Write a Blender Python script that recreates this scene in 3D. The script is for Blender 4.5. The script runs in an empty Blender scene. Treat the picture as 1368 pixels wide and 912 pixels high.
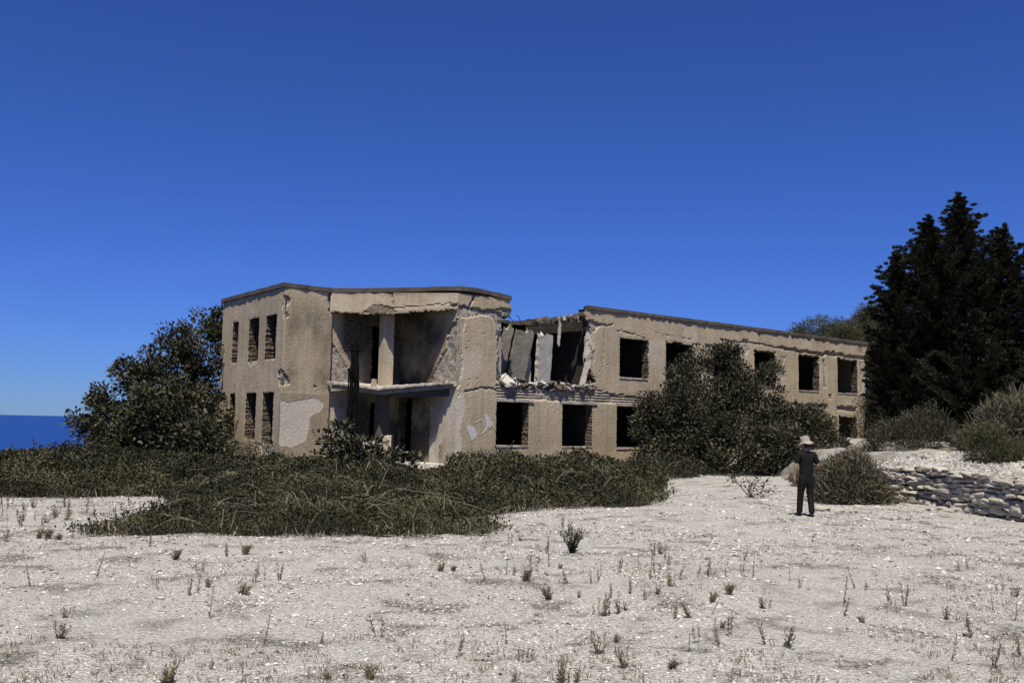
import bpy, bmesh, math, random
import numpy as np
from mathutils import Vector, Matrix
R = math.radians
random.seed(7)
RNG = np.random.default_rng(11)
scene = bpy.context.scene
COL = scene.collection

# ------------------------------------------------------------ camera, sky, sun, exposure
CAMZ, FPX = 1.95, 1290.0
ROLL, PITCH = math.atan(.0205), R(4.895)
cam = bpy.data.cameras.new('camera'); cam.sensor_width = 36; cam.lens = 36 * FPX / 1368
cam.clip_start = .1; cam.clip_end = 200000
camo = bpy.data.objects.new('camera', cam); COL.objects.link(camo)
up0 = Vector((0, -math.sin(PITCH), math.cos(PITCH))); fw = Vector((0, math.cos(PITCH), math.sin(PITCH)))
rt = Vector((1, 0, 0)) * math.cos(ROLL) + up0 * math.sin(ROLL)
upv = Vector((-1, 0, 0)) * math.sin(ROLL) + up0 * math.cos(ROLL)
m = Matrix((rt, upv, -fw)).transposed().to_4x4(); m.translation = (0, 0, CAMZ)
camo.matrix_world = m
scene.camera = camo

SUN_EL, SUN_AZ = R(64), R(182)      # azimuth from +Y towards +X
world = bpy.data.worlds.new('World'); scene.world = world; world.use_nodes = True
nt = world.node_tree; nt.nodes.clear()
sky = nt.nodes.new('ShaderNodeTexSky'); sky.sky_type = 'NISHITA'; sky.sun_disc = False
sky.sun_elevation = SUN_EL; sky.sun_rotation = SUN_AZ
sky.altitude = 0; sky.air_density = 1.0; sky.dust_density = 0; sky.ozone_density = 3.0
sc_ = nt.nodes.new('ShaderNodeSeparateColor'); cb_ = nt.nodes.new('ShaderNodeCombineColor')
bg = nt.nodes.new('ShaderNodeBackground'); bg.inputs['Strength'].default_value = .066
wo = nt.nodes.new('ShaderNodeOutputWorld')
nt.links.new(sky.outputs[0], sc_.inputs[0])
for ch_, (gain_, pow_) in enumerate(((.27, 1.0), (.435, 1.05), (.76, 1.22))):      # the deep blue rendering of the photograph
    p_ = nt.nodes.new('ShaderNodeMath'); p_.operation = 'POWER'; p_.inputs[1].default_value = pow_
    g_ = nt.nodes.new('ShaderNodeMath'); g_.operation = 'MULTIPLY'; g_.inputs[1].default_value = gain_
    nt.links.new(sc_.outputs[ch_], p_.inputs[0]); nt.links.new(p_.outputs[0], g_.inputs[0]); nt.links.new(g_.outputs[0], cb_.inputs[ch_])
nt.links.new(cb_.outputs[0], bg.inputs['Color'])
nt.links.new(bg.outputs[0], wo.inputs['Surface'])

sl = bpy.data.lights.new('sun', 'SUN'); sl.energy = 5.0; sl.angle = R(.53); sl.color = (1, .955, .86)
so = bpy.data.objects.new('sun', sl); COL.objects.link(so)
S = Vector((math.sin(SUN_AZ) * math.cos(SUN_EL), math.cos(SUN_AZ) * math.cos(SUN_EL), math.sin(SUN_EL)))
so.rotation_euler = S.to_track_quat('Z', 'Y').to_euler(); so.location = (20, -20, 40)
vs = scene.view_settings
vs.view_transform = 'Standard'; vs.look = 'None'; vs.exposure = 0.4; vs.gamma = 1
scene.render.engine = 'CYCLES'
scene.cycles.max_bounces = 6; scene.cycles.diffuse_bounces = 3; scene.cycles.transparent_max_bounces = 4

# ------------------------------------------------------------ helpers
def hsh(ix, iy, seed):
    n = (ix.astype(np.int64) * 374761393 + iy.astype(np.int64) * 668265263 + seed * 2147483647) & 0xffffffff
    n = ((n ^ (n >> 13)) * 1274126177) & 0xffffffff
    n = n ^ (n >> 16)
    return (n & 0xffff) / 65535.0
def vnoise(x, y, seed=0):
    x = np.asarray(x, float); y = np.asarray(y, float)
    ix = np.floor(x); iy = np.floor(y); fx = x - ix; fy = y - iy
    fx = fx * fx * (3 - 2 * fx); fy = fy * fy * (3 - 2 * fy)
    a = hsh(ix, iy, seed); b = hsh(ix + 1, iy, seed); c = hsh(ix, iy + 1, seed); d = hsh(ix + 1, iy + 1, seed)
    return a + (b - a) * fx + (c - a) * fy + (a - b - c + d) * fx * fy
def fbm(x, y, seed=0, oc=4):
    s = 0; a = .5; t = 0
    for i in range(oc):
        s = s + a * vnoise(x * 2 ** i, y * 2 ** i, seed + 17 * i); t += a; a *= .5
    return s / t
def inpoly(U, Z, poly, warp=0, seed=3, fr=2.5):
    if warp:
        U = U + (fbm(U * fr, Z * fr, seed, 3) - .5) * 2 * warp; Z = Z + (fbm(U * fr + 40, Z * fr, seed + 5, 3) - .5) * 2 * warp
    res = np.zeros(U.shape, bool); n = len(poly)
    for i in range(n):
        x0, y0 = poly[i]; x1, y1 = poly[(i + 1) % n]
        if y0 == y1: continue
        c = ((y0 > Z) != (y1 > Z)) & (U < (x1 - x0) * (Z - y0) / (y1 - y0) + x0)
        res ^= c
    return res
def pldist(U, Z, pts, warp=.06, seed=9, fr=4):
    U = U + (fbm(U * fr, Z * fr, seed, 3) - .5) * 2 * warp; Z = Z + (fbm(U * fr + 9, Z * fr, seed + 3, 3) - .5) * 2 * warp
    best = np.full(U.shape, 1e9)
    for (x0, y0), (x1, y1) in zip(pts[:-1], pts[1:]):
        dx, dy = x1 - x0, y1 - y0; L2 = dx * dx + dy * dy + 1e-9
        t = np.clip(((U - x0) * dx + (Z - y0) * dy) / L2, 0, 1)
        best = np.minimum(best, np.hypot(U - x0 - t * dx, Z - y0 - t * dy))
    return best
def mesh_np(name, V, faces, mats=(), midx=None, tint=None, wear_shade=None, smooth=False):
    """faces: list of (n,k) int arrays"""
    me = bpy.data.meshes.new(name)
    V = np.ascontiguousarray(V, dtype=np.float32)
    me.vertices.add(len(V)); me.vertices.foreach_set('co', V.ravel())
    faces = [np.asarray(f) for f in faces if len(f)]
    nl = sum(f.size for f in faces); nf = sum(len(f) for f in faces)
    me.loops.add(nl); me.polygons.add(nf)
    me.loops.foreach_set('vertex_index', np.concatenate([f.ravel() for f in faces]).astype(np.int32))
    tot = np.concatenate([np.full(len(f), f.shape[1], np.int32) for f in faces])
    st = np.concatenate([[0], np.cumsum(tot)[:-1]]).astype(np.int32)
    me.polygons.foreach_set('loop_start', st)
    if midx is not None: me.polygons.foreach_set('material_index', np.asarray(midx, np.int32))
    me.polygons.foreach_set('use_smooth', np.full(nf, smooth))
    for mt in mats: me.materials.append(mt)
    if tint is not None:
        a = me.attributes.new('tint', 'FLOAT', 'POINT'); a.data.foreach_set('value', np.asarray(tint, np.float32))
    if wear_shade is not None:
        a = me.attributes.new('wear_shade', 'FLOAT_COLOR', 'POINT'); a.data.foreach_set('color', np.asarray(wear_shade, np.float32).ravel())
    me.update(calc_edges=True)
    return me
def link(name, me, parent=None, world=True):
    """world: the mesh is in world coordinates although the parent sits elsewhere"""
    o = bpy.data.objects.new(name, me); COL.objects.link(o)
    if parent is not None:
        o.parent = parent
        if world: o.matrix_parent_inverse = Matrix.Translation(-parent.location)
    return o
def empty(name, loc):
    o = bpy.data.objects.new(name, None); COL.objects.link(o); o.location = loc; o.empty_display_size = .3; return o
def tag(o, label=None, cat=None, group=None, kind=None):
    if label: o['label'] = label
    if cat: o['category'] = cat
    if group: o['group'] = group
    if kind: o['kind'] = kind
    return o
def box_vf(c, s, rz=0, jit=0, rng=None, rx=0, ry=0):
    q = np.array([[x, y, z] for x in (-.5, .5) for y in (-.5, .5) for z in (-.5, .5)]) * np.array(s)
    if jit: q = q + (rng or RNG).normal(0, jit, q.shape)
    M = np.array(Matrix.Rotation(rz, 3, 'Z') @ Matrix.Rotation(ry, 3, 'Y') @ Matrix.Rotation(rx, 3, 'X'))
    q = q @ M.T + np.array(c)
    f = np.array([[0, 1, 3, 2], [4, 6, 7, 5], [0, 4, 5, 1], [2, 3, 7, 6], [0, 2, 6, 4], [1, 5, 7, 3]])
    return q, f
class MB:
    def __init__(s): s.v = []; s.f = []; s.n = 0
    def add(s, v, f): s.v.append(np.asarray(v, float)); s.f.append(np.asarray(f) + s.n); s.n += len(v)
    def box(s, c, sz, rz=0, **k): v, f = box_vf(c, sz, rz, **k); s.add(v, f); return s
    def tube(s, pts, rad, n=6, cap=True):
        pts = np.asarray(pts, float); k = len(pts); rad = np.broadcast_to(np.asarray(rad, float), (k,))
        t = np.gradient(pts, axis=0); t /= np.linalg.norm(t, axis=1)[:, None] + 1e-9
        ref = np.array([0, 0, 1.]) if abs(t[:, 2]).mean() < .8 else np.array([1., 0, 0])
        a = np.cross(t, ref); a /= np.linalg.norm(a, axis=1)[:, None] + 1e-9; b = np.cross(t, a)
        th = np.arange(n) / n * 2 * np.pi
        V = pts[:, None] + rad[:, None, None] * (np.cos(th)[None, :, None] * a[:, None] + np.sin(th)[None, :, None] * b[:, None])
        V = V.reshape(-1, 3); F = []
        for i in range(k - 1):
            for j in range(n): F.append([i * n + j, i * n + (j + 1) % n, (i + 1) * n + (j + 1) % n, (i + 1) * n + j])
        s.add(V, F); return s
    def mesh(s, name, mats, smooth=False, **k): return mesh_np(name, np.concatenate(s.v), s.f, mats, smooth=smooth, **k)

# ------------------------------------------------------------ materials
def newmat(name):
    mt = bpy.data.materials.new(name); mt.use_nodes = True
    n = mt.node_tree; b = n.nodes['Principled BSDF']
    return mt, n, b
class N:
    """tiny node helper"""
    def __init__(s, nt): s.t = nt
    def n(s, typ, **k):
        x = s.t.nodes.new(typ)
        for a, v in k.items():
            if a.startswith('i_'): x.inputs[a[2:].replace('_', ' ')].default_value = v
            else: setattr(x, a, v)
        return x
    def l(s, a, b): s.t.links.new(a, b)
    def noise(s, scale, detail=6, rough=.6, vec=None):
        x = s.n('ShaderNodeTexNoise'); x.inputs['Scale'].default_value = scale; x.inputs['Detail'].default_value = detail; x.inputs['Roughness'].default_value = rough
        if vec is not None: s.l(vec, x.inputs['Vector'])
        return x.outputs[0]
    def ramp(s, fac, stops, interp='LINEAR'):
        x = s.n('ShaderNodeValToRGB'); x.color_ramp.interpolation = interp; e = x.color_ramp.elements
        while len(e) < len(stops): e.new(.5)
        for el, (p, c) in zip(e, stops): el.position = p; el.color = (*c, 1) if len(c) == 3 else c
        s.l(fac, x.inputs[0]); return x.outputs[0]
    def mix(s, fac, a, b, mode='MIX'):
        x = s.n('ShaderNodeMix', data_type='RGBA', blend_type=mode)
        for sock, v in ((x.inputs[0], fac), (x.inputs[6], a), (x.inputs[7], b)):
            if hasattr(v, 'links'): s.l(v, sock)
            else: sock.default_value = (*v, 1) if isinstance(v, tuple) and len(v) == 3 else v
        return x.outputs[2]
    def math(s, op, a, b=None, clamp=False):
        x = s.n('ShaderNodeMath', operation=op); x.use_clamp = clamp
        for sock, v in ((x.inputs[0], a), (x.inputs[1], b)):
            if v is None: continue
            if hasattr(v, 'links'): s.l(v, sock)
            else: sock.default_value = v
        return x.outputs[0]
    def bump(s, h, strength, dist, normal=None):
        x = s.n('ShaderNodeBump'); x.inputs['Strength'].default_value = strength; x.inputs['Distance'].default_value = dist
        s.l(h, x.inputs['Height'])
        if normal is not None: s.l(normal, x.inputs['Normal'])
        return x.outputs[0]
    def attr(s, name): return s.n('ShaderNodeAttribute', attribute_name=name)
    def obj(s): return s.n('ShaderNodeTexCoord').outputs['Object']
    def vor(s, scale, vec=None, feature='F1'):
        x = s.n('ShaderNodeTexVoronoi', feature=feature); x.inputs['Scale'].default_value = scale
        if vec is not None: s.l(vec, x.inputs['Vector'])
        return x

def mat_plaster():
    mt, n, b = newmat('weathered_plaster'); k = N(n); co = k.obj()
    w = k.attr('wear_shade'); sp = k.n('ShaderNodeSeparateColor'); k.l(w.outputs['Color'], sp.inputs[0])
    n1 = k.noise(.9, 5, .65, co); n2 = k.noise(9, 6, .7, co); n3 = k.noise(60, 3, .7, co)
    base = k.ramp(n1, [(.3, (.335, .27, .183)), (.5, (.44, .359, .247)), (.7, (.52, .433, .313))])
    base = k.mix(k.ramp(n2, [(.35, (0,) * 3), (.7, (1,) * 3)]), base, k.mix(.6, base, (.29, .222, .14)))
    base = k.mix(k.ramp(n3, [(.56, (0,) * 3), (.72, (.35,) * 3)]), base, (.16, .13, .1))
    # rain streaks running down the wall
    mp = k.n('ShaderNodeMapping'); mp.inputs['Scale'].default_value = (3.2, 3.2, .22); k.l(co, mp.inputs[0])
    st = k.noise(1.0, 5, .7, mp.outputs[0])
    base = k.mix(k.ramp(st, [(.46, (0,) * 3), (.7, (.5,) * 3)]), base, (.18, .152, .114))
    base = k.mix(k.ramp(k.noise(.45, 6, .72, co), [(.5, (0,) * 3), (.64, (.5,) * 3)]), base, (.21, .178, .135))
    stain_shade = k.math('MULTIPLY', sp.outputs[2], k.ramp(n2, [(.2, (.45,) * 3), (.6, (1,) * 3)]))
    base = k.mix(stain_shade, base, (.045, .04, .03))  # real stains outside; on the inner porch walls also painted shade
    pale = k.mix(k.ramp(n2, [(.35, (0,) * 3), (.65, (1,) * 3)]), (.54, .485, .40), (.40, .35, .275))
    base = k.mix(sp.outputs[1], base, pale)
    v = k.vor(5.5, co); rub = k.mix(k.ramp(v.outputs['Distance'], [(.15, (0,) * 3), (.5, (1,) * 3)]), (.36, .30, .23), (.12, .095, .07))
    rub = k.mix(k.ramp(n2, [(.4, (0,) * 3), (.62, (.8,) * 3)]), rub, (.42, .39, .34))
    base = k.mix(sp.outputs[0], base, rub)
    k.l(base, b.inputs['Base Color']); b.inputs['Roughness'].default_value = .95; b.inputs['Specular IOR Level'].default_value = .1
    h = k.math('ADD', k.math('MULTIPLY', n2, .5), k.math('MULTIPLY', n3, .35))
    h = k.math('ADD', h, k.math('MULTIPLY', k.math('MULTIPLY', sp.outputs[0], v.outputs['Distance']), -1.2))
    k.l(k.bump(h, .7, .008), b.inputs['Normal'])
    return mt
def mat_rubble(name='rubble_masonry', a=(.29, .23, .165), c=(.10, .08, .06), sc=6):
    mt, n, b = newmat(name); k = N(n); co = k.obj()
    v = k.vor(sc, co); n2 = k.noise(7, 6, .7, co)
    cc = k.mix(k.ramp(v.outputs['Distance'], [(.2, (0,) * 3), (.55, (1,) * 3)]), a, c)
    cc = k.mix(k.ramp(n2, [(.35, (0,) * 3), (.7, (.7,) * 3)]), cc, tuple(x * .6 for x in a))
    k.l(cc, b.inputs['Base Color']); b.inputs['Roughness'].default_value = .95; b.inputs['Specular IOR Level'].default_value = .1
    h = k.math('ADD', k.math('MULTIPLY', v.outputs['Distance'], -1), n2)
    k.l(k.bump(h, 1, .06), b.inputs['Normal'])
    return mt
def mat_simple(name, a, c, sc=4, rough=.9, bump=.02, spec=.15, bsc=25):
    mt, n, b = newmat(name); k = N(n); co = k.obj()
    n1 = k.noise(sc, 6, .65, co); n2 = k.noise(bsc, 5, .7, co)
    cc = k.mix(k.ramp(n1, [(.32, (0,) * 3), (.68, (1,) * 3)]), a, c)
    cc = k.mix(k.ramp(n2, [(.45, (0,) * 3), (.75, (.6,) * 3)]), cc, tuple(x * .55 for x in a))
    k.l(cc, b.inputs['Base Color']); b.inputs['Roughness'].default_value = rough; b.inputs['Specular IOR Level'].default_value = spec
    if bump: k.l(k.bump(n2, .8, bump), b.inputs['Normal'])
    return mt
def mat_leaf(name, c0, c1, c2, rough=.45, spec=.35, trans=.12):
    mt, n, b = newmat(name); k = N(n)
    t = k.attr('tint').outputs['Fac']
    cc = k.ramp(t, [(0, c0), (.6, c1), (1, c2)])
    k.l(cc, b.inputs['Base Color']); b.inputs['Roughness'].default_value = rough; b.inputs['Specular IOR Level'].default_value = spec
    if trans:
        tr = k.n('ShaderNodeBsdfTranslucent'); k.l(cc, tr.inputs[0]); mx = k.n('ShaderNodeMixShader'); mx.inputs[0].default_value = trans
        k.l(b.outputs[0], mx.inputs[1]); k.l(tr.outputs[0], mx.inputs[2]); k.l(mx.outputs[0], n.nodes['Material Output'].inputs[0])
    return mt
def mat_tint(name, stops, rough=.9, spec=.1, bump=None):
    mt, n, b = newmat(name); k = N(n)
    cc = k.ramp(k.attr('tint').outputs['Fac'], stops); co = k.obj()
    cc = k.mix(k.ramp(k.noise(14, 5, .7, co), [(.4, (0,) * 3), (.7, (.5,) * 3)]), cc, (.1, .09, .075))
    k.l(cc, b.inputs['Base Color']); b.inputs['Roughness'].default_value = rough; b.inputs['Specular IOR Level'].default_value = spec
    return mt
def mat_gravel():
    mt, n, b = newmat('white_gravel'); k = N(n); co = k.obj()
    big = k.noise(.16, 6, .6, co); mid = k.noise(1.3, 6, .65, co); fine = k.noise(22, 4, .75, co); vf = k.noise(75, 2, .6, co)
    v = k.vor(30, co); v2 = k.vor(75, co)
    cc = k.ramp(fine, [(.33, (.17, .151, .118)), (.43, (.40, .37, .31)), (.55, (.57, .537, .465)), (.69, (.73, .695, .615))])
    peb = k.ramp(v.outputs['Color'], [(0, (.27, .248, .205)), (.5, (.51, .484, .425)), (1, (.69, .665, .60))])
    cc = k.mix(.4, cc, peb)
    cc = k.mix(k.ramp(v.outputs['Distance'], [(.4, (0,) * 3), (.75, (.4,) * 3)]), cc, (.2, .18, .155))
    cc = k.mix(k.ramp(mid, [(.42, (0,) * 3), (.66, (.6,) * 3)]), cc, (.31, .28, .245))
    # thin dirt / dead moss in hollows
    mo = k.math('MULTIPLY', k.ramp(mid, [(.54, (0,) * 3), (.61, (1,) * 3)]), k.ramp(fine, [(.44, (0,) * 3), (.52, (1,) * 3)]))
    mo = k.math('MULTIPLY', mo, k.ramp(big, [(.38, (0,) * 3), (.52, (1,) * 3)]))
    cc = k.mix(mo, cc, (.075, .07, .05))
    cc = k.mix(k.ramp(k.noise(.33, 3, .5, co), [(.35, (0,) * 3), (.65, (.35,) * 3)]), cc, k.mix(.5, cc, (.3, .272, .225)))
    soil = k.attr('tint').outputs['Fac']
    cc = k.mix(soil, cc, k.mix(fine, (.10, .085, .06), (.2, .17, .13)))
    cc = k.mix(1.0, cc, (1.08, 1.09, 1.11), 'MULTIPLY')
    k.l(cc, b.inputs['Base Color']); b.inputs['Roughness'].default_value = .95; b.inputs['Specular IOR Level'].default_value = .08
    h = k.math('ADD', k.math('MULTIPLY', fine, 1.0), k.math('MULTIPLY', v.outputs['Distance'], -.8)); h = k.math('ADD', h, k.math('MULTIPLY', v2.outputs['Distance'], -.35))
    k.l(k.bump(h, 1, .04), b.inputs['Normal'])
    return mt
def mat_sea():
    mt, n, b = newmat('sea_water'); k = N(n); co = k.obj()
    b.inputs['Base Color'].default_value = (.007, .040, .18, 1); b.inputs['Roughness'].default_value = .45; b.inputs['Specular IOR Level'].default_value = .25
    k.l(k.bump(k.noise(.08, 6, .6, co), .6, 3), b.inputs['Normal'])
    return mt
PL = mat_plaster(); RUB = mat_rubble(); BRK = mat_rubble('broken_brickwork', (.20, .155, .11), (.075, .06, .045), 9)
CON = mat_simple('grey_concrete', (.36, .335, .295), (.24, .22, .19), 3)
CONW = mat_simple('pale_broken_concrete', (.56, .53, .48), (.36, .32, .27), 5)
CONP = mat_simple('dusty_screed', (.50, .455, .38), (.28, .245, .195), 4)
ROOF = mat_simple('weathered_roof_concrete', (.12, .10, .08), (.06, .05, .04), 2)
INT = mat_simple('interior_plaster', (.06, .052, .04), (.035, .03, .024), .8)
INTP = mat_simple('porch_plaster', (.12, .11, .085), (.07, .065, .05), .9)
PAINT = mat_simple('chalky_white_paint', (.58, .55, .5), (.42, .38, .33), 14)
BARK = mat_simple('grey_bark', (.13, .115, .095), (.07, .06, .05), 6)
CHAR = mat_simple('charred_wood', (.008, .007, .006), (.004, .004, .0035), 8, spec=.05)
LINT = mat_simple('cement_lintel', (.40, .36, .30), (.30, .26, .21), 5)
GRAV = mat_gravel(); SEA = mat_sea()
SOIL = mat_simple('dry_soil_and_litter', (.07, .06, .045), (.035, .032, .022), 2)
FIG = mat_leaf('fig_leaf', (.02, .021, .010), (.044, .043, .021), (.115, .108, .06), .55, .2)
FIG2 = mat_leaf('olive_leaf', (.018, .018, .009), (.041, .039, .02), (.11, .102, .058), .55, .2)
BRAM = mat_leaf('bramble_leaf', (.016, .0165, .008), (.04, .039, .018), (.115, .104, .056), .6, .12)
CYP = mat_leaf('cypress_spray', (.011, .0115, .0055), (.026, .026, .013), (.066, .062, .034), .6, .1, .05)
PINE = mat_leaf('pine_needle', (.045, .046, .02), (.09, .088, .04), (.16, .15, .08), .55, .2, .1)
BROOM2 = mat_leaf('dry_broom_stem', (.05, .045, .026), (.115, .102, .062), (.23, .2, .135), .65, .12, .05)
DRY = mat_leaf('dry_stem', (.06, .052, .034), (.14, .12, .08), (.3, .26, .19), .7, .15, .05)
BROOM = mat_leaf('broom_stem', (.028, .027, .014), (.064, .059, .034), (.15, .132, .09), .6, .15, .05)
WEED = mat_leaf('weed_leaf', (.12, .106, .058), (.24, .21, .125), (.42, .36, .245), .6, .15, .25)
PEB = mat_tint('limestone_chips', [(0, (.15, .13, .10)), (.4, (.45, .425, .37)), (1, (.65, .62, .555))])
STN = mat_simple('field_stone', (.6, .545, .445), (.4, .355, .28), 3, bump=.05, bsc=12)
STN2 = mat_simple('pale_field_stone', (.58, .53, .44), (.36, .325, .26), 3, bump=.05, bsc=12)
STN3 = mat_simple('brown_field_stone', (.46, .395, .305), (.3, .26, .2), 3, bump=.05, bsc=12)

# ------------------------------------------------------------ ground, embankment, sea
WALLP = np.array([(10.45, 28.3), (10.62, 27.6), (11.15, 26.3), (11.4, 23.9), (11.65, 21.9), (11.78, 20.6)])   # foot of the stone wall
def wallx(y): return np.interp(y, WALLP[::-1, 1], WALLP[::-1, 0])
def ground_z(x, y):
    z = (fbm(x * .35, y * .35, 5, 3) - .5) * .10 + (fbm(x * 1.7, y * 1.7, 8, 3) - .5) * .05
    e = y - (40 + 1.25 * np.clip(x + 16, 0, None))
    e2 = -x - 42
    z = z - np.clip(e, 0, None) * .45 - np.clip(e2, 0, None) * .5
    return np.clip(z, -170, None)
def axis(parts):
    return np.unique(np.concatenate([np.arange(a, b, s) for a, b, s in parts]).round(3))
gx = axis([(-420, -44, 24), (-44, -14, .8), (-14, 14, .16), (14, 40, .6), (40, 420, 22)])
gy = axis([(-60, 4, 3), (4, 24, .16), (24, 42, .35), (42, 110, 1.6), (110, 520, 24)])
X, Y = np.meshgrid(gx, gy); Z = ground_z(X, Y)
def patch_field(x, y):      # 1 under the thickets (soil and litter), ragged edge
    f = np.zeros(x.shape)
    for poly in THICKETS: f = np.maximum(f, inpoly(x, y, poly, .5, 21, .9))
    return f
TH_BACK = [(-30, 23.5), (-20, 23), (-13.5, 22.5), (-11.8, 22.9), (-10.3, 23.2), (-8.9, 24.3), (-6.6, 23.4), (-5, 25), (-3, 27), (-1.5, 30), (-1.5, 38.2), (-8.8, 37.8), (-13.5, 39.5), (-16, 39.5), (-30, 39.5)]
TH_FRONT = [(-7.0, 15.8), (-4.7, 16.2), (-2.9, 16.4), (-1.4, 16.6), (-.4, 17.1), (-.2, 18.0), (-.7, 20.2), (.2, 23), (0, 26), (-2, 28), (-5, 26.2), (-6.8, 24.2), (-7.4, 21.5), (-6.4, 19.5), (-6.9, 17.4)]
TH_RIGHT = [(-.7, 20.8), (.7, 23), (2.4, 23.4), (3.6, 23.9), (4.0, 25), (4.2, 28), (4.8, 32), (5.8, 36.8), (8.6, 39.4), (5, 40.5), (1.5, 40.8), (-.8, 39), (-3.2, 37.6), (-2.5, 30), (-1.2, 26)]
THICKETS = [TH_BACK, TH_FRONT, TH_RIGHT]
nx, ny = len(gx), len(gy)
idx = np.arange(nx * ny).reshape(ny, nx)
q = np.stack([idx[:-1, :-1], idx[:-1, 1:], idx[1:, 1:], idx[1:, :-1]], -1).reshape(-1, 4)
V = np.stack([X, Y, Z], -1).reshape(-1, 3)
soil = patch_field(V[:, 0], V[:, 1] - .55) * patch_field(V[:, 0] + .4, V[:, 1]) * patch_field(V[:, 0] - .4, V[:, 1]) * .9
soil = np.maximum(soil, np.clip((V[:, 1] - 42) / 6, 0, .85))
o = link('ground', mesh_np('ground', V, [q], [GRAV], tint=soil, smooth=True)); tag(o, kind='structure')

def bank_z(x, y):
    d = x - wallx(y) - .35                                   # metres behind the wall face
    end = np.clip((32.5 - y) / 4.0, 0, 1); end = end * end * (3 - 2 * end)
    toe = np.clip((d + .2) / 2.4, 0, 1); toe = toe * toe * (3 - 2 * toe)
    front = np.where(y < 28.5, 1.0, toe)
    h = (.93 + .11 * np.clip(d, 0, 3) + .045 * np.clip(d - 3, 0, 12)) * front
    back = np.clip((y - 28.4) / 4, 0, 1)
    h = h * (1 - back) + back * (toe * (1.0 + .08 * np.clip(d, 0, 7)))
    h = h + (fbm(x * .8, y * .8, 31, 4) - .5) * .35 * np.clip(d, 0, 1.5) / 1.5 + (fbm(x * 3, y * 3, 33, 3) - .5) * .10
    return h - .06
bx_ = axis([(0, 12, .12), (12, 60, 1)]); by_ = axis([(14, 36, .14), (36, 70, .8)])
BX, BY = np.meshgrid(bx_, by_)
BXW = BX + wallx(BY) + .12
BZ = bank_z(BXW, BY)
idx = np.arange(BX.size).reshape(BX.shape)
q = np.stack([idx[:-1, :-1], idx[:-1, 1:], idx[1:, 1:], idx[1:, :-1]], -1).reshape(-1, 4)
tn = np.clip((fbm(BXW * .7, BY * .7, 44, 3) - .5) * 3, 0, .55) + np.clip((BY - 31) / 8, 0, .3)
o = link('embankment', mesh_np('embankment', np.stack([BXW, BY, BZ], -1).reshape(-1, 3), [q], [GRAV], tint=np.clip(tn, 0, 1).ravel(), smooth=True)); tag(o, kind='structure')
seav = np.array([(-150000, -2000, -150), (150000, -2000, -150), (150000, 150000, -150), (-150000, 150000, -150)], float)
o = link('sea', mesh_np('sea', seav, [np.array([[0, 1, 2, 3]])], [SEA])); tag(o, kind='structure')

# ------------------------------------------------------------ the ruined building
d1 = np.array([.7693, .6389, 0]); d2 = np.array([-.6389, .7693, 0])
P3 = np.array([-1.959, 39.259, 0]); P1 = np.array([-9.14, 38.39, 0]); P0 = np.array([-13.317, 44.194, 0]); P2 = np.array([-7.55, 39.78, 0])
PE = P3 - .33 * d1            # outer corner of the pier
def UV(u, v, z=0): return P3 + u * d1 + v * d2 + np.array([0, 0, z])
BLD = empty('ruined_building', (4, 45, 0))
tag(BLD, 'long two storey roofless-looking concrete ruin with empty windows and a collapsed bay', 'building')
BLD['label'] = 'long two storey abandoned ruin of tan plaster with empty windows and a collapsed bay'

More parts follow.
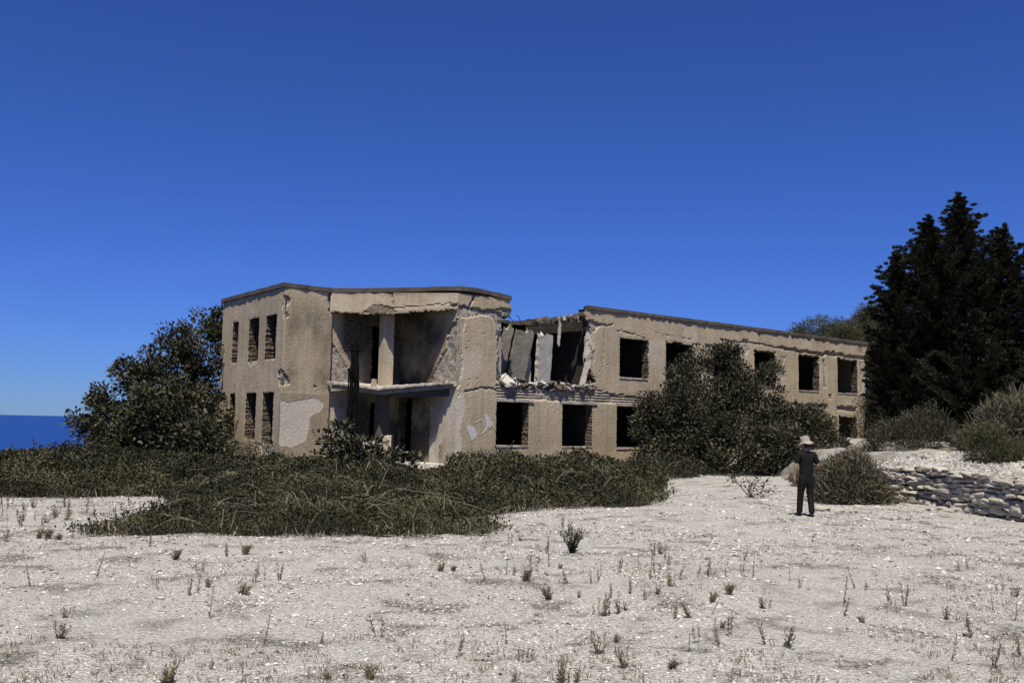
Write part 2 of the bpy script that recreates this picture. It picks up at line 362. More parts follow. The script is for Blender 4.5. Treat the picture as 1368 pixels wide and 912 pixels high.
def relief(name, P, d, L, z0, z1, thick, opens, solid=None, field=None, rag=None, res=.06, u0=0., parent=BLD, mats=None, seed=1, mit=(0, 0)):
    ul = np.linspace(u0, L, max(2, int((L - u0) / res) + 1)); zl = np.linspace(z0, z1, max(2, int((z1 - z0) / res) + 1))
    for (a, b, c, e) in opens:
        for t in (a, b): ul[np.argmin(abs(ul - t))] = t
        for t in (c, e): zl[np.argmin(abs(zl - t))] = t
    U, Zg = np.meshgrid(ul, zl); nz, nu = U.shape
    uc = (ul[:-1] + ul[1:]) / 2; zc = (zl[:-1] + zl[1:]) / 2; UC, ZC = np.meshgrid(uc, zc)
    ok = np.ones(UC.shape, bool)
    for (a, b, c, e) in opens: ok &= ~((UC > a) & (UC < b) & (ZC > c) & (ZC < e))
    if solid is not None: ok &= solid(UC, ZC)
    cnt = np.zeros(U.shape); pad = np.pad(ok, 1)
    for i in (0, 1):
        for j in (0, 1): cnt += pad[i:i + nz, j:j + nu]
    bnd = (cnt > 0) & (cnt < 4)
    bnd[0, :] = bnd[-1, :] = False; bnd[:, 0] = bnd[:, -1] = False
    amp = np.full(U.shape, .006)
    if rag is not None: amp = amp + rag(U, Zg)
    rg = np.random.default_rng(seed)
    Uj = U + bnd * amp * rg.normal(0, 1, U.shape); Zj = Zg + bnd * amp * rg.normal(0, 1, U.shape)
    rec, w = field(U, Zg) if field else (np.zeros(U.shape), np.zeros(U.shape + (3,)))
    rec = rec + (fbm(U * 1.3, Zg * 1.3, seed + 60, 4) - .5) * .018 + rg.normal(0, .002, U.shape)
    # broken arrises: the edge of an opening is chipped back
    rec = rec + bnd * np.abs(rg.normal(0, 1, U.shape)) * np.minimum(amp, .05)
    front = np.stack([Uj, rec, Zj], -1).reshape(-1, 3); back = np.stack([np.clip(Uj, u0 + mit[0], L - mit[1]), np.full(U.shape, thick), Zj], -1).reshape(-1, 3)
    V = np.concatenate([front, back]); n0 = nz * nu
    I = np.arange(n0).reshape(nz, nu)
    a, b, c, e = I[:-1, :-1][ok], I[:-1, 1:][ok], I[1:, 1:][ok], I[1:, :-1][ok]
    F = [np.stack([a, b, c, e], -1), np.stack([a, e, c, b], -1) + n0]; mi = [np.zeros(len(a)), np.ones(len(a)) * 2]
    okp = pad
    iz, iu = np.nonzero(ok)
    for dz, du, (p, q_) in ((-1, 0, ((0, 0), (0, 1))), (1, 0, ((1, 1), (1, 0))), (0, -1, ((1, 0), (0, 0))), (0, 1, ((0, 1), (1, 1)))):
        open_ = ~okp[iz + 1 + dz, iu + 1 + du]
        z_, u_ = iz[open_], iu[open_]
        v0 = I[z_ + p[0], u_ + p[1]]; v1 = I[z_ + q_[0], u_ + q_[1]]
        F.append(np.stack([v1, v0, v0 + n0, v1 + n0], -1)); mi.append(np.ones(len(v0)))
    wr = np.concatenate([w, np.ones(U.shape + (1,))], -1).reshape(-1, 4); wr = np.concatenate([wr, wr])
    me = mesh_np(name, V, F, mats or [PL, BRK, INT], np.concatenate(mi), wear_shade=wr)
    used = np.zeros(len(V), bool)
    o = link(name, me, parent, False)
    o.location = Vector(P) - parent.location; o.rotation_euler = (0, 0, math.atan2(d[1], d[0]))
    bm = bmesh.new(); bm.from_mesh(me); bmesh.ops.delete(bm, geom=[v for v in bm.verts if not v.link_faces], context='VERTS'); bm.to_mesh(me); bm.free()
    return o
def Wr(U, r=None, g=None, b=None):
    w = np.zeros(U.shape + (3,))
    for i, c in enumerate((r, g, b)):
        if c is not None: w[..., i] = np.clip(c, 0, 1)
    return w
def soft(d, a, b): return np.clip((b - d) / (b - a), 0, 1)

# --- long front wall of the right wing
LOWC = [(1.78, 3.56, 1.05, 2.87), (5.52, 7.38, 1.02, 2.89), (8.97, 10.88, .95, 2.88), (12.4, 14.3, .98, 2.85), (16.0, 17.9, .98, 2.85), (19.5, 21.4, .98, 2.82), (23.6, 25.5, .98, 2.82), (27.65, 29.55, .5, 2.78)]
UPC = [(9.12, 11.05, 4.24, 6.13), (12.36, 14.33, 4.23, 6.1), (16.05, 18.3, 4.25, 6.1), (19.5, 21.39, 4.26, 6.16), (23.58, 25.6, 4.2, 6.15), (27.55, 29.68, 4.2, 6.17)]
GAP = [(1.9, 3.9), (1.88, 6.3), (2.15, 6.42), (2.45, 6.5), (2.45, 7.9), (6.85, 7.9), (6.9, 6.9), (7.15, 6.6), (7.32, 6.3), (7.3, 4.3), (7.6, 3.95), (6.6, 3.62), (5.0, 3.5), (3.4, 3.55), (2.5, 3.66)]
BITE = [(10.3, -.5), (10.35, .5), (10.7, .93), (11.2, .9), (11.5, .3), (11.5, -.5)]
ENDB = [(30.2, -.5), (30.35, 1.6), (30.55, 3.2), (30.62, 5.0), (30.7, 6.8), (31.5, 6.8), (31.5, -.5)]
def solidC(U, Z):
    ok = ~inpoly(U, Z, GAP, .10, 3, 2.2)
    ok &= ~inpoly(U, Z, ENDB, .1, 6)
    # ragged right-hand jambs and lintels
    for (a, b, c, e) in UPC + LOWC:
        w = .10 * fbm(Z * 3.5, U * 0 + a, 71, 3) * (a > 8) ; ok &= ~((U > b) & (U < b + w) & (Z > c) & (Z < e))
        w = .16 * np.clip(fbm(U * 2.2, Z * 0 + a + 3, 77, 3) - .42, 0, 1) * (a > 12); ok &= ~((U > a) & (U < b) & (Z >= e) & (Z < e + w * 2))
    return ok
def fieldC(U, Z):
    nz = fbm(U * 2.2, Z * 2.2, 4, 4)
    r = np.zeros(U.shape); rec = np.zeros(U.shape); g = np.zeros(U.shape); b = np.zeros(U.shape)
    def crack(pts, w=.03, dep=.07, wp=.07):
        nonlocal rec, r
        d = pldist(U, Z, pts, wp); k = soft(d, w * .6, w * 1.3); rec = np.maximum(rec, k * dep); r = np.maximum(r, soft(d, w, w * 3) * .8)
    def spall(poly, dep=.05, wp=.15, sd=7, rv=1.):
        nonlocal rec, r
        k = inpoly(U, Z, poly, wp, sd).astype(float); rec = np.maximum(rec, k * (dep + .06 * (nz - .3))); r = np.maximum(r, k * rv)
    # floor band torn open, with slab layers showing
    band = inpoly(U, Z, [(1.75, 3.62), (1.8, 3.02), (5, 2.98), (8, 3.0), (11.3, 3.08), (11.3, 3.3), (9.5, 3.42), (8.2, 3.5), (7.4, 3.75), (5, 3.7), (3, 3.8)], .09, 5)
    lay = np.abs(np.sin((Z + .05 * fbm(U * 1.5, Z * 0, 12, 3)) * 26)) * (.5 + fbm(U * 3, Z * 9, 15, 2))
    rec = np.maximum(rec, band * (.0 + .085 * lay)); r = np.maximum(r, band * .8); g = np.where(band & (lay < .5), .85, g)
    crack([(.15, 3.3), (.5, 3.27), (.9, 3.42), (1.3, 3.4), (1.85, 3.35)], .035, .09)
    # torn strip under the roof of the corner pier
    spall([(-.4, 6.62), (.1, 6.68), (.9, 6.58), (1.6, 6.66), (2.5, 6.75), (2.5, 6.42), (1.8, 6.36), (.9, 6.4), (.15, 6.25), (-.4, 6.3)], .06, .08)
    crack([(-.4, 6.7), (.2, 6.68), (.9, 6.6), (1.5, 6.7), (2.5, 6.82)], .04, .12)
    crack([(.55, 7.3), (.4, 7.0), (.25, 6.72)], .045, .14)
    spall([(-.4, 6.4), (.05, 6.3), (-.08, 5.2), (0, 4.2), (-.15, 3.4), (-.4, 3.3)], .02, .07, 8, .55)
    spall([(1.55, 6.3), (1.95, 6.4), (1.95, 3.6), (1.75, 3.7), (1.8, 5.0)], .06, .09, 9)
    crack([(7.2, 6.55), (7.7, 6.62), (8.2, 6.56), (8.6, 6.66)], .04, .09)
    spall([(7.0, 6.75), (7.6, 6.7), (8.3, 6.66), (7.6, 6.5), (7.4, 6.1), (7.5, 5.2), (7.42, 4.2), (7.0, 4.0)], .06, .1, 10)
    crack([(8.9, 6.42), (9.9, 6.34), (10.6, 6.22), (10.9, 6.14)], .022, .06)
    crack([(11.5, 6.5), (13.2, 6.42), (14.4, 6.4)], .015, .04)
    crack([(14.3, 6.12), (15.0, 6.18)], .025, .06)
    for uu in (8.05,): crack([(uu, 6.2), (uu + .03, 4.6)], .014, .05, .02)
    spall([(15.4, 6.32), (17, 6.2), (18.4, 6.25), (19.0, 6.5), (18.7, 6.1), (18.3, 6.05), (16.1, 6.05), (16.0, 4.5), (15.5, 4.6)], .05, .12, 11)
    crack([(16.6, 6.55), (18.2, 6.5), (19.2, 6.58), (20.6, 6.5), (22.0, 6.42)], .04, .1)
    spall([(18.4, 6.75), (19.0, 6.7), (19.0, 6.0), (18.6, 5.9)], .06, .1, 12)
    # long dark tear below the parapet towards the far end
    spall([(21.5, 6.52), (23.2, 6.55), (25.5, 6.45), (27, 6.6), (28.6, 6.5), (30.8, 6.55), (30.8, 6.3), (29, 6.3), (27.5, 6.36), (25.8, 6.26), (23.4, 6.34), (22, 6.36)], .14, .1, 13, .6)
    spall([(27.4, 3.42), (28.6, 3.5), (29.7, 3.36), (29.6, 3.05), (28.4, 3.16), (27.5, 3.1)], .12, .1, 14)
    spall([(22.6, 3.4), (26.5, 3.5), (26.6, 3.2), (24, 3.15)], .06, .12, 15)
    spall([(26.0, 6.1), (26.25, 6.1), (26.3, 4.4), (26.1, 4.4)], .025, .05, 16); spall([(30.0, 6.1), (30.2, 6.1), (30.25, 4.3), (30.05, 4.3)], .025, .05, 17)
    spall([(26.5, 4.0), (27.0, 4.1), (26.9, 3.7), (26.6, 3.75)], .02, .12, 18); spall([(21.8, 6.0), (22.3, 6.0), (22.1, 5.5)], .02, .1, 19, .7)
    spall(BITE, .1, .12, 20)
    # pale undercoat patches
    g = np.maximum(g, inpoly(U, Z, [(-.5, 3.22), (0, 3.2), (.12, 2.95), (.1, 2.4), (-.02, 2.0), (-.1, 1.65), (-.02, 1.3), (-.02, .9), (-.25, .4), (-.5, .4)], .04, 24) * .9)
    rec = np.where(g > .85, np.maximum(rec, .008), rec)
    g = np.maximum(g, inpoly(U, Z, BITE, .15, 22) * .8)
    pn = fbm(U * .7, Z * .9, 41, 4)
    g = np.maximum(g, np.clip((pn - .6) * 5, 0, .4) * (Z > 3.5))
    bn = fbm(U * .9, Z * .7, 51, 4)
    b = np.clip((bn - .56) * 4, 0, .7) * np.clip((Z - 5.8) / 1.0, 0, 1) * np.clip((U - 14) / 8, .25, 1) + np.clip((bn - .5) * 3, 0, .4) * np.clip((1.6 - Z) / 1.5, 0, 1) + .3 * np.clip((3.2 - Z) / 2, 0, 1) * np.clip(fbm(U * .6, Z * .4, 53, 4) * 1.6 - .2, 0, 1)
    pits = hsh(np.floor(U / .06), np.floor(Z / .06), 91) > .9975; rec = rec + pits * .06; r = np.maximum(r, pits * .9)
    return rec, Wr(U, r, g, b)
def ragC(U, Z):
    return .05 * ((U > 1.6) & (U < 7.8) & (Z > 3.3)) + .035 * ((U > 30) | ((Z > 5.9) & (U > 15))) + .003
WC = relief('wall', P3, d1, 30.75, -.3, 7.23, .45, LOWC + UPC, solidC, fieldC, ragC, .06, -.33, seed=2, mit=(.45, 0))
tag(WC, 'front wall of the right wing, torn open at the first upper bay')

# bricks of the jambs that the camera sees, sills and lintels
def jamb(wall, u, z0, z1, side, seed, thick=.43, name='window_jamb'):
    rg = np.random.default_rng(seed); mb = MB(); z = z0 + .02
    while z < z1 - .06:
        h = min(rg.uniform(.075, .13), z1 - z - .01); y = .035
        while y < thick - .05:
            w = rg.uniform(.1, .24); w = min(w, thick - y); pr = rg.uniform(.0, .04)
            if rg.random() > .12: mb.box((u + side * (pr - .1) / 2 , y + w / 2, z + h / 2), (pr + .1, w - .018, h - .022), jit=.007, rng=rg)
            y += w
        z += h
    o = link(name, mb.mesh(name, [BRK]), wall, False); o['kind'] = 'stuff'
    return o
for i, (a, b, c, e) in enumerate(LOWC + UPC): jamb(WC, b + .045, c, e, -1, 100 + i)
def slabbox(name, wall, c, s, mt, seed, n=6, jit=.012):
    """a bar along local x with uneven broken edges"""
    rg = np.random.default_rng(seed); xs = np.linspace(-.5, .5, n) * s[0] + c[0]; V = []; F = []
    for x in xs:
        for (yy, zz) in ((-.5, -.5), (.5, -.5), (.5, .5), (-.5, .5)):
            V.append((x + rg.normal(0, jit), c[1] + yy * s[1] + rg.normal(0, jit * .6), c[2] + zz * s[2] + rg.normal(0, jit)))
    for i in range(n - 1):
        for j in range(4): F.append((i * 4 + j, (i + 1) * 4 + j, (i + 1) * 4 + (j + 1) % 4, i * 4 + (j + 1) % 4))
    F += [(0, 1, 2, 3), (4 * n - 1, 4 * n - 2, 4 * n - 3, 4 * n - 4)]
    return link(name, mesh_np(name, np.array(V), [np.array(F)], [mt]), wall, False)
for i, (a, b, c, e) in enumerate(LOWC[:3]): slabbox('lintel', WC, ((a + b) / 2 + .12, .12, e + .085), (b - a + .32, .34, .13), LINT, 30 + i)
for i, (a, b, c, e) in enumerate(LOWC[:3] + UPC): slabbox('window_sill', WC, ((a + b) / 2, .2, c - .025), (b - a + .02, .46, .07), LINT, 50 + i, 8, .008)
# white painted scrawl on the corner pier
def flatpoly(name, pts, wall, mt, y=-.012, th=.006, seed=1, closed_stroke=None):
    V = []; F = []
    if closed_stroke:
        w = closed_stroke; p = np.array(pts); n = len(p); c = p.mean(0); rg = np.random.default_rng(seed)
        ws = rg.uniform(.5, 1.5, n) * w
        dirs = (p - c) / np.linalg.norm(p - c, axis=1)[:, None]
        for yy in (y, y + th):
            for k in range(n): V.append((p[k, 0] + dirs[k, 0] * ws[k] / 2, yy, p[k, 1] + dirs[k, 1] * ws[k] / 2))
            for k in range(n): V.append((p[k, 0] - dirs[k, 0] * ws[k] / 2, yy, p[k, 1] - dirs[k, 1] * ws[k] / 2))
        for k in range(n):
            j = (k + 1) % n; F.append((k, j, n + j, n + k)); F.append((k, 2 * n + k, 2 * n + j, j)); F.append((n + k, n + j, 3 * n + j, 3 * n + k))
        return link(name, mesh_np(name, np.array(V), [np.array(F)], [mt]), wall, False)
    bm = bmesh.new(); vs_ = [bm.verts.new((u, y, z)) for u, z in pts]; f = bm.faces.new(vs_); r = bmesh.ops.extrude_face_region(bm, geom=[f])
    for v in r['geom']:
        if isinstance(v, bmesh.types.BMVert): v.co.y += th
    bmesh.ops.triangulate(bm, faces=bm.faces[:]); me = bpy.data.meshes.new(name); bm.to_mesh(me); bm.free(); me.materials.append(mt)
    return link(name, me, wall, False)
flatpoly('painted_letter', [(.29, 1.91), (.36, 1.85), (.44, 1.88), (.58, 1.8), (.69, 1.77), (.74, 1.6), (.81, 1.5), (.66, 1.33), (.5, 1.25), (.47, 1.36), (.34, 1.56), (.25, 1.76)], WC, PAINT)
flatpoly('painted_letter', [(.64, 1.97), (.79, 2.02), (.96, 2.1), (1.11, 2.02), (1.18, 1.84), (1.21, 1.74), (1.12, 1.62), (.98, 1.5), (.87, 1.6), (.82, 1.73), (.73, 1.87)], WC, PAINT, closed_stroke=.035)
flatpoly('painted_letter', [(1.15, 2.31), (1.28, 2.35), (1.46, 2.11), (1.59, 2.01), (1.66, 1.78), (1.55, 1.91), (1.44, 1.78), (1.33, 1.84), (1.3, 1.67), (1.17, 1.62), (1.27, 1.84), (1.2, 2.08)], WC, PAINT)

# --- left block: face towards the camera and narrow-window side
dB = (P2 - P1) / np.linalg.norm(P2 - P1); dA = (P1 - P0) / np.linalg.norm(P1 - P0); LA = float(np.linalg.norm(P1 - P0))
def fieldB(U, Z):
    nz = fbm(U * 2.2, Z * 2.2, 14, 4)
    rec = np.zeros(U.shape); r = np.zeros(U.shape)
    pp = inpoly(U, Z, [(-.1, 2.72), (.4, 2.68), (.9, 2.74), (1.5, 2.88), (1.95, 2.68), (1.8, 2.35), (1.4, 2.2), (1.28, 1.6), (1.15, 1.1), (.8, 1.0), (.5, .9), (-.1, 1.02)], .06, 25, 3)
    rec = np.maximum(rec, pp * .01)
    for poly, sd in (([(-.1, 6.9), (.18, 6.95), (.28, 6.6), (.12, 6.3), (.2, 6.0), (-.1, 5.9)], 26), ([(-.1, 4.0), (.12, 3.8), (.45, 3.4), (.3, 3.28), (-.1, 3.3)], 27), ([(1.3, 3.36), (1.7, 3.34), (1.6, 3.26)], 28), ([(1.98, 7.2), (2.3, 7.2), (2.3, 6.3), (2.08, 6.4)], 29)):
        k = inpoly(U, Z, poly, .08, sd, 4); rec = np.maximum(rec, k * (.05 + .08 * nz)); r = np.maximum(r, k)
    st = fbm(U * .9 + 3, Z * .45, 61, 4)
    b = np.clip((st - .36) * 3.2, 0, .85) * np.clip((U - .05) / .35, 0, 1) * np.clip((Z - 2.9) / .8, 0, 1) * np.clip((7.1 - Z) / 1.5, 0, 1)
    b = np.maximum(b, .6 * np.clip((1.5 - Z) / .8, 0, 1) * np.clip((fbm(U, Z, 66, 3) - .35) * 3, 0, 1) * (~pp))
    b = np.maximum(b, .35 * (~pp) * (Z < 3))
    return rec, Wr(U, r, pp * .9, b)
WB = relief('wall', P1, dB, 2.2, -.3, 7.23, .4, [], None, fieldB, None, .05, 0, seed=3, mit=(.38, 0))
OPA = [(1.37, 2.05, 4.42, 6.25), (3.37, 4.5, 4.42, 6.23), (5.26, 6.4, 4.39, 6.21), (1.37, 2.05, 1.13, 3.04), (3.35, 4.5, 1.1, 3.04), (5.27, 6.4, .95, 3.04)]
def fieldA(U, Z):
    rec = np.zeros(U.shape); r = np.zeros(U.shape); nz = fbm(U * 3, Z * 3, 16, 3)
    for poly, sd in (([(3.3, 4.44), (4.6, 4.44), (4.2, 4.2), (3.6, 4.25)], 32), ([(6.95, 6.9), (7.2, 6.9), (7.2, 5.9), (7.0, 6.1)], 33), ([(6.8, 3.9), (7.2, 4.0), (7.2, 3.2), (6.9, 3.3)], 34), ([(5.2, 1.0), (6.6, 1.0), (6.2, .5), (5.4, .6)], 35)):
        k = inpoly(U, Z, poly, .1, sd, 4); rec = np.maximum(rec, k * (.03 + .06 * nz)); r = np.maximum(r, k)
    g = np.clip((fbm(U * .8, Z * .8, 71, 4) - .6) * 4, 0, .25)
    b = .2 * np.clip((fbm(U * .5, Z * .3, 73, 4) - .5) * 4, 0, 1)
    return rec, Wr(U, r, g, b)
WA = relief('wall', P0, dA, LA, -.3, 7.23, .4, OPA, None, fieldA, lambda U, Z: .01, .06, 0, seed=4, mit=(0, .38))
for i, (a, b, c, e) in enumerate(OPA): jamb(WA, a - .03, c, e, 1, 200 + i, .38)

# --- porch cut diagonally into the inner corner
PL2 = P2 + .2 * d2; Qv = 4.17
DOORL = [(2.2, 2.98, 3.45, 6.05), (2.2, 3.05, .32, 2.75)]
def fieldPL(U, Z):
    nz = fbm(U * 3, Z * 3, 18, 3); rec = np.zeros(U.shape)
    k = inpoly(U, Z, [(.1, 5.4), (.5, 4.9), (1.0, 4.3), (1.3, 3.5), (0, 3.4), (0, 5)], .15, 41, 3); rec = k * (.02 + .06 * nz)
    for zz in (3.62, 3.85, 4.08, 4.38): rec = np.where((U < .22) & (abs(Z - zz) < .07), .22, rec)
    k2 = inpoly(U, Z, [(3.1, 5.85), (3.5, 5.85), (3.5, 5.5), (3.1, 5.5)]); rec = np.where(k2, .1, rec)
    g = np.maximum((U < 1.3) * (Z < 3.2) * .8 * fbm(U * 2, Z * 1.5, 97, 3), .0 * U)
    return rec, Wr(U, k * .9, g, 1.0 * np.clip((fbm(U * .7, Z * .7, 81, 4) - .2) * 3, 0, 1) * np.clip((U - .35) / .5, 0, 1))  # blue mask: porch shade painted into the colour, fading towards the opening
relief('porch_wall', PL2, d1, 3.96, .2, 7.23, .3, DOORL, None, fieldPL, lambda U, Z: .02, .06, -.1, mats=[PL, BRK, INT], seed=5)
def fieldPR(U, Z):      # u runs from the inner corner out to the pier
    nz = fbm(U * 3, Z * 3, 19, 3)
    k = inpoly(U, Z, [(4.3, 6.4), (3.7, 6.0), (3.3, 5.0), (2.6, 4.2), (2.2, 3.5), (4.3, 3.4)], .2, 43, 3); rec = k * (.02 + .09 * nz)
    s2 = np.clip((fbm(U * .9, Z * .9, 83, 4) - .2) * 3, 0, 1) * np.clip((3.5 - U) / .6, 0, 1)  # wall stains, deepened with painted porch shade away from the pier
    g = (Z < 3.3) * (U > 2.4) * inpoly(U, Z, [(4.3, 3.3), (2, 3.3), (2, .2), (3.0, .2), (3.1, 1.0), (3.5, 1.3), (3.6, .2), (4.3, .2)], .2, 45, 3) * .95 * np.clip(fbm(U * 1.6, Z * 1.1, 98, 3) * 1.5, 0, 1)
    return rec, Wr(U, k * .85, g, s2)
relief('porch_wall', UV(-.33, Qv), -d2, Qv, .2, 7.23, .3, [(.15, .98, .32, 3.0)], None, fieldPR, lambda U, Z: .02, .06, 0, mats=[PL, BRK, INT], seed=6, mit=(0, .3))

dD = (PE - P2) / np.linalg.norm(PE - P2); LD = float(np.linalg.norm(PE - P2))
def beamlow(u): return np.interp(u, [-.1, .6, 2.0, 2.6, 3.2, 5.4, 6.4], [6.47, 6.42, 6.33, 6.36, 6.42, 6.58, 6.62])
def fieldBeam(U, Z):
    d = pldist(U, Z, [(5.15, 6.7), (5.4, 6.72), (5.62, 7.0), (5.68, 7.3)], .05); rec = soft(d, .03, .06) * .14; r = soft(d, .04, .12)
    d = pldist(U, Z, [(2.6, 6.6), (4.0, 6.68), (5.1, 6.8)], .05); rec = np.maximum(rec, soft(d, .012, .03) * .05)
    d = pldist(U, Z, [(2.62, 7.2), (2.7, 6.7)], .05); rec = np.maximum(rec, soft(d, .012, .03) * .05)
    k = inpoly(U, Z, [(1.9, 6.75), (2.5, 6.66), (2.9, 6.5), (2.2, 6.3), (1.4, 6.4)], .12, 47, 3)
    b = np.clip(k * .75, 0, 1); top = np.clip((Z - 7.05) / .15, 0, 1) * .6 * fbm(U * 2, Z, 85, 3)
    return rec + .05 * k * fbm(U * 5, Z * 5, 86, 2), Wr(U, r, np.clip((fbm(U * .8, Z, 87, 3) - .5) * 2, 0, .35), np.maximum(b, top))
relief('porch_beam', P2 - .03 * dD, dD, LD + .02, 6.2, 7.23, .34, [], lambda U, Z: Z > beamlow(U) + .03 * (fbm(U * 4, Z * 0, 88, 3) - .5), fieldBeam, lambda U, Z: .012, .05, .02, seed=7)

# upper floor of the porch: a sagging slab with a broken lip
def porch_slab(name, ztop, zbot, out, mt, sag=True, seed=1, raggy=.03):
    rg = np.random.default_rng(seed); ns, nr = 60, 10; Vt = []; Q = UV(-.2, Qv + .05)
    for i in range(ns + 1):
        s = i / ns; e = P2 + (PE - P2) * s; nrm = np.array([dD[1], -dD[0], 0])
        j = rg.normal(0, raggy) if raggy else 0
        e = e + nrm * (out + j)
        dz = np.interp(s, [0, .2, .4, .55, 1], [.0, -.1, -.24, -.15, .1]) if sag else 0
        for k in range(nr + 1):
            t = (k / nr) ** 1.5 * .98; p = e * (1 - t) + Q * t
            Vt.append((p[0], p[1], dz * (1 - t) ** 2 + (rg.normal(0, .012) if raggy else 0)))
    Vt = np.array(Vt); n0 = len(Vt); top = Vt.copy(); top[:, 2] += ztop; bot = Vt.copy(); bot[:, 2] = Vt[:, 2] + zbot
    I = np.arange(n0).reshape(ns + 1, nr + 1)
    a, b, c, d = I[:-1, :-1].ravel(), I[1:, :-1].ravel(), I[1:, 1:].ravel(), I[:-1, 1:].ravel()
    F = [np.stack([a, b, c, d], -1), np.stack([a, d, c, b], -1) + n0]
    e0 = I[:, 0]; F.append(np.stack([e0[1:], e0[:-1], e0[:-1] + n0, e0[1:] + n0], -1))
    l0 = I[0, :]; F.append(np.stack([l0[:-1], l0[1:], l0[1:] + n0, l0[:-1] + n0], -1)); r0 = I[-1, :]; F.append(np.stack([r0[1:], r0[:-1], r0[:-1] + n0, r0[1:] + n0], -1))
    return link(name, mesh_np(name, np.concatenate([top, bot]), F, [mt]), BLD)
porch_slab('porch_floor', 3.55, 3.465, .1, CONP, True, 11, .05)
porch_slab('porch_slab', 3.455, 3.29, -.12, CON, True, 12, .02)
porch_slab('ground_floor_slab', .3, -.3, .05, CONW, False, 13, .015)
# inner edge beam under the porch slab
mb = MB(); c = (P2 + P3) / 2
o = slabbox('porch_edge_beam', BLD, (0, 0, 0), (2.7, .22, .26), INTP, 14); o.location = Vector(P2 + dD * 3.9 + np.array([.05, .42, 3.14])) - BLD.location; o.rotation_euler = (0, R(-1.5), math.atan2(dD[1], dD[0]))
# upper column, stub and low parapet
cp = P2 + dD * 2.33 + np.array([0, .78, 0])
relief('column', cp - .25 * d1 - .17 * d2, d1, .5, 3.4, 7.22, .36, [], None, lambda U, Z: (np.zeros(U.shape), Wr(U, .3 * (fbm(U * 4, Z * 2, 90, 3) > .62), .5 * fbm(U * 2, Z, 91, 3), None)), None, .05, 0, mats=[PL, PL, PL], seed=8)
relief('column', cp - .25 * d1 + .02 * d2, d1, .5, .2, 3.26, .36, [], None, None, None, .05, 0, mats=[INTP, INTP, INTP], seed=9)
st = slabbox('broken_stub', BLD, (0, 0, 0), (.2, .2, .28), PL, 15, 3); st.location = Vector(P2 + dD * 1.93 + np.array([0, .2, 3.55])) - BLD.location
def fieldLow(U, Z):
    n_ = fbm(U * 3, Z * 3, 93, 3); return (n_ > .6) * .04, Wr(U, n_ > .6, (n_ < .5) * .9, None)
def solidLow(U, Z): return Z < np.where(U > 1.62, 1.42 + .1 * (fbm(U * 6, U, 95, 2) - .5), 1.2 - .12 * np.clip((1.5 - U), 0, 1) + .1 * (fbm(U * 3, U, 94, 2) - .5))
relief('porch_parapet', P2 + dD * .75 + np.array([0, .02, 0]), dD, 2.0, -.3, 1.6, .32, [], solidLow, fieldLow, lambda U, Z: .02, .05, 0, seed=10)
nD = np.array([dD[1], -dD[0], 0])
for i, (zt, dep) in enumerate(((.12, .42), (-.03, .84))):
    s_ = slabbox('step', BLD, (0, 0, 0), (1.75, .46 + (i * .02), .2), CONW, 20 + i, 9, .018)
    s_.location = Vector(P2 + dD * 4.45 + nD * (dep - .14) + np.array([0, 0, zt - .03])) - BLD.location; s_.rotation_euler = (0, 0, math.atan2(dD[1], dD[0]))

# --- roof slabs
def prism(name, uv, z0, z1, mt, jit=.02, seed=1, zf=None, step=.22, parent=BLD):
    rg = np.random.default_rng(seed); pts = []
    for (a, b) in zip(uv, uv[1:] + uv[:1]):
        a = np.array(a); b = np.array(b); k = max(1, int(np.linalg.norm(b - a) / step))
        for i in range(k): pts.append(a + (b - a) * i / k + rg.normal(0, jit, 2))
    W = [UV(p[0], p[1]) for p in pts]
    bm = bmesh.new(); lo = []; hi = []
    for p, w in zip(pts, W):
        dz = zf(p[0], p[1]) if zf else 0; lo.append(bm.verts.new((w[0], w[1], z0 + dz + rg.normal(0, jit * .5)))); hi.append(bm.verts.new((w[0], w[1], z1 + dz + rg.normal(0, jit * .3))))
    n = len(pts); bm.faces.new(hi); bm.faces.new(lo[::-1])
    for i in range(n): bm.faces.new((lo[i], lo[(i + 1) % n], hi[(i + 1) % n], hi[i]))
    bm.normal_update(); bmesh.ops.triangulate(bm, faces=[f for f in bm.faces if len(f.verts) > 4], ngon_method='EAR_CLIP'); bmesh.ops.recalc_face_normals(bm, faces=bm.faces[:])
    me = bpy.data.meshes.new(name); bm.to_mesh(me); bm.free(); me.materials.append(mt)
    return link(name, me, parent)
def zroof(u, v): return .10 * math.exp(-((u - .5) ** 2 + v * v) / 6) - .09 * max(0, min(1, (u - .7) / 1.7)) * (1 if v < 1.5 else 0)
prism('roof_slab', [(-5.68, 11.12), (-6.14, 3.88), (-3.95, 3.92), (-.31, -.05), (.6, -.06), (2.42, -.06), (2.36, 3.0), (2.5, 11.2)], 7.245, 7.42, ROOF, .014, 31, zroof)
prism('roof_slab', [(6.84, -.06), (30.9, -.06), (30.9, 11.15), (8.6, 11.15), (9.25, 6.5), (9.4, 4.4), (9.1, 2.3), (8.1, 1.2), (7.2, .5)], 7.245, 7.41, ROOF, .02, 32)
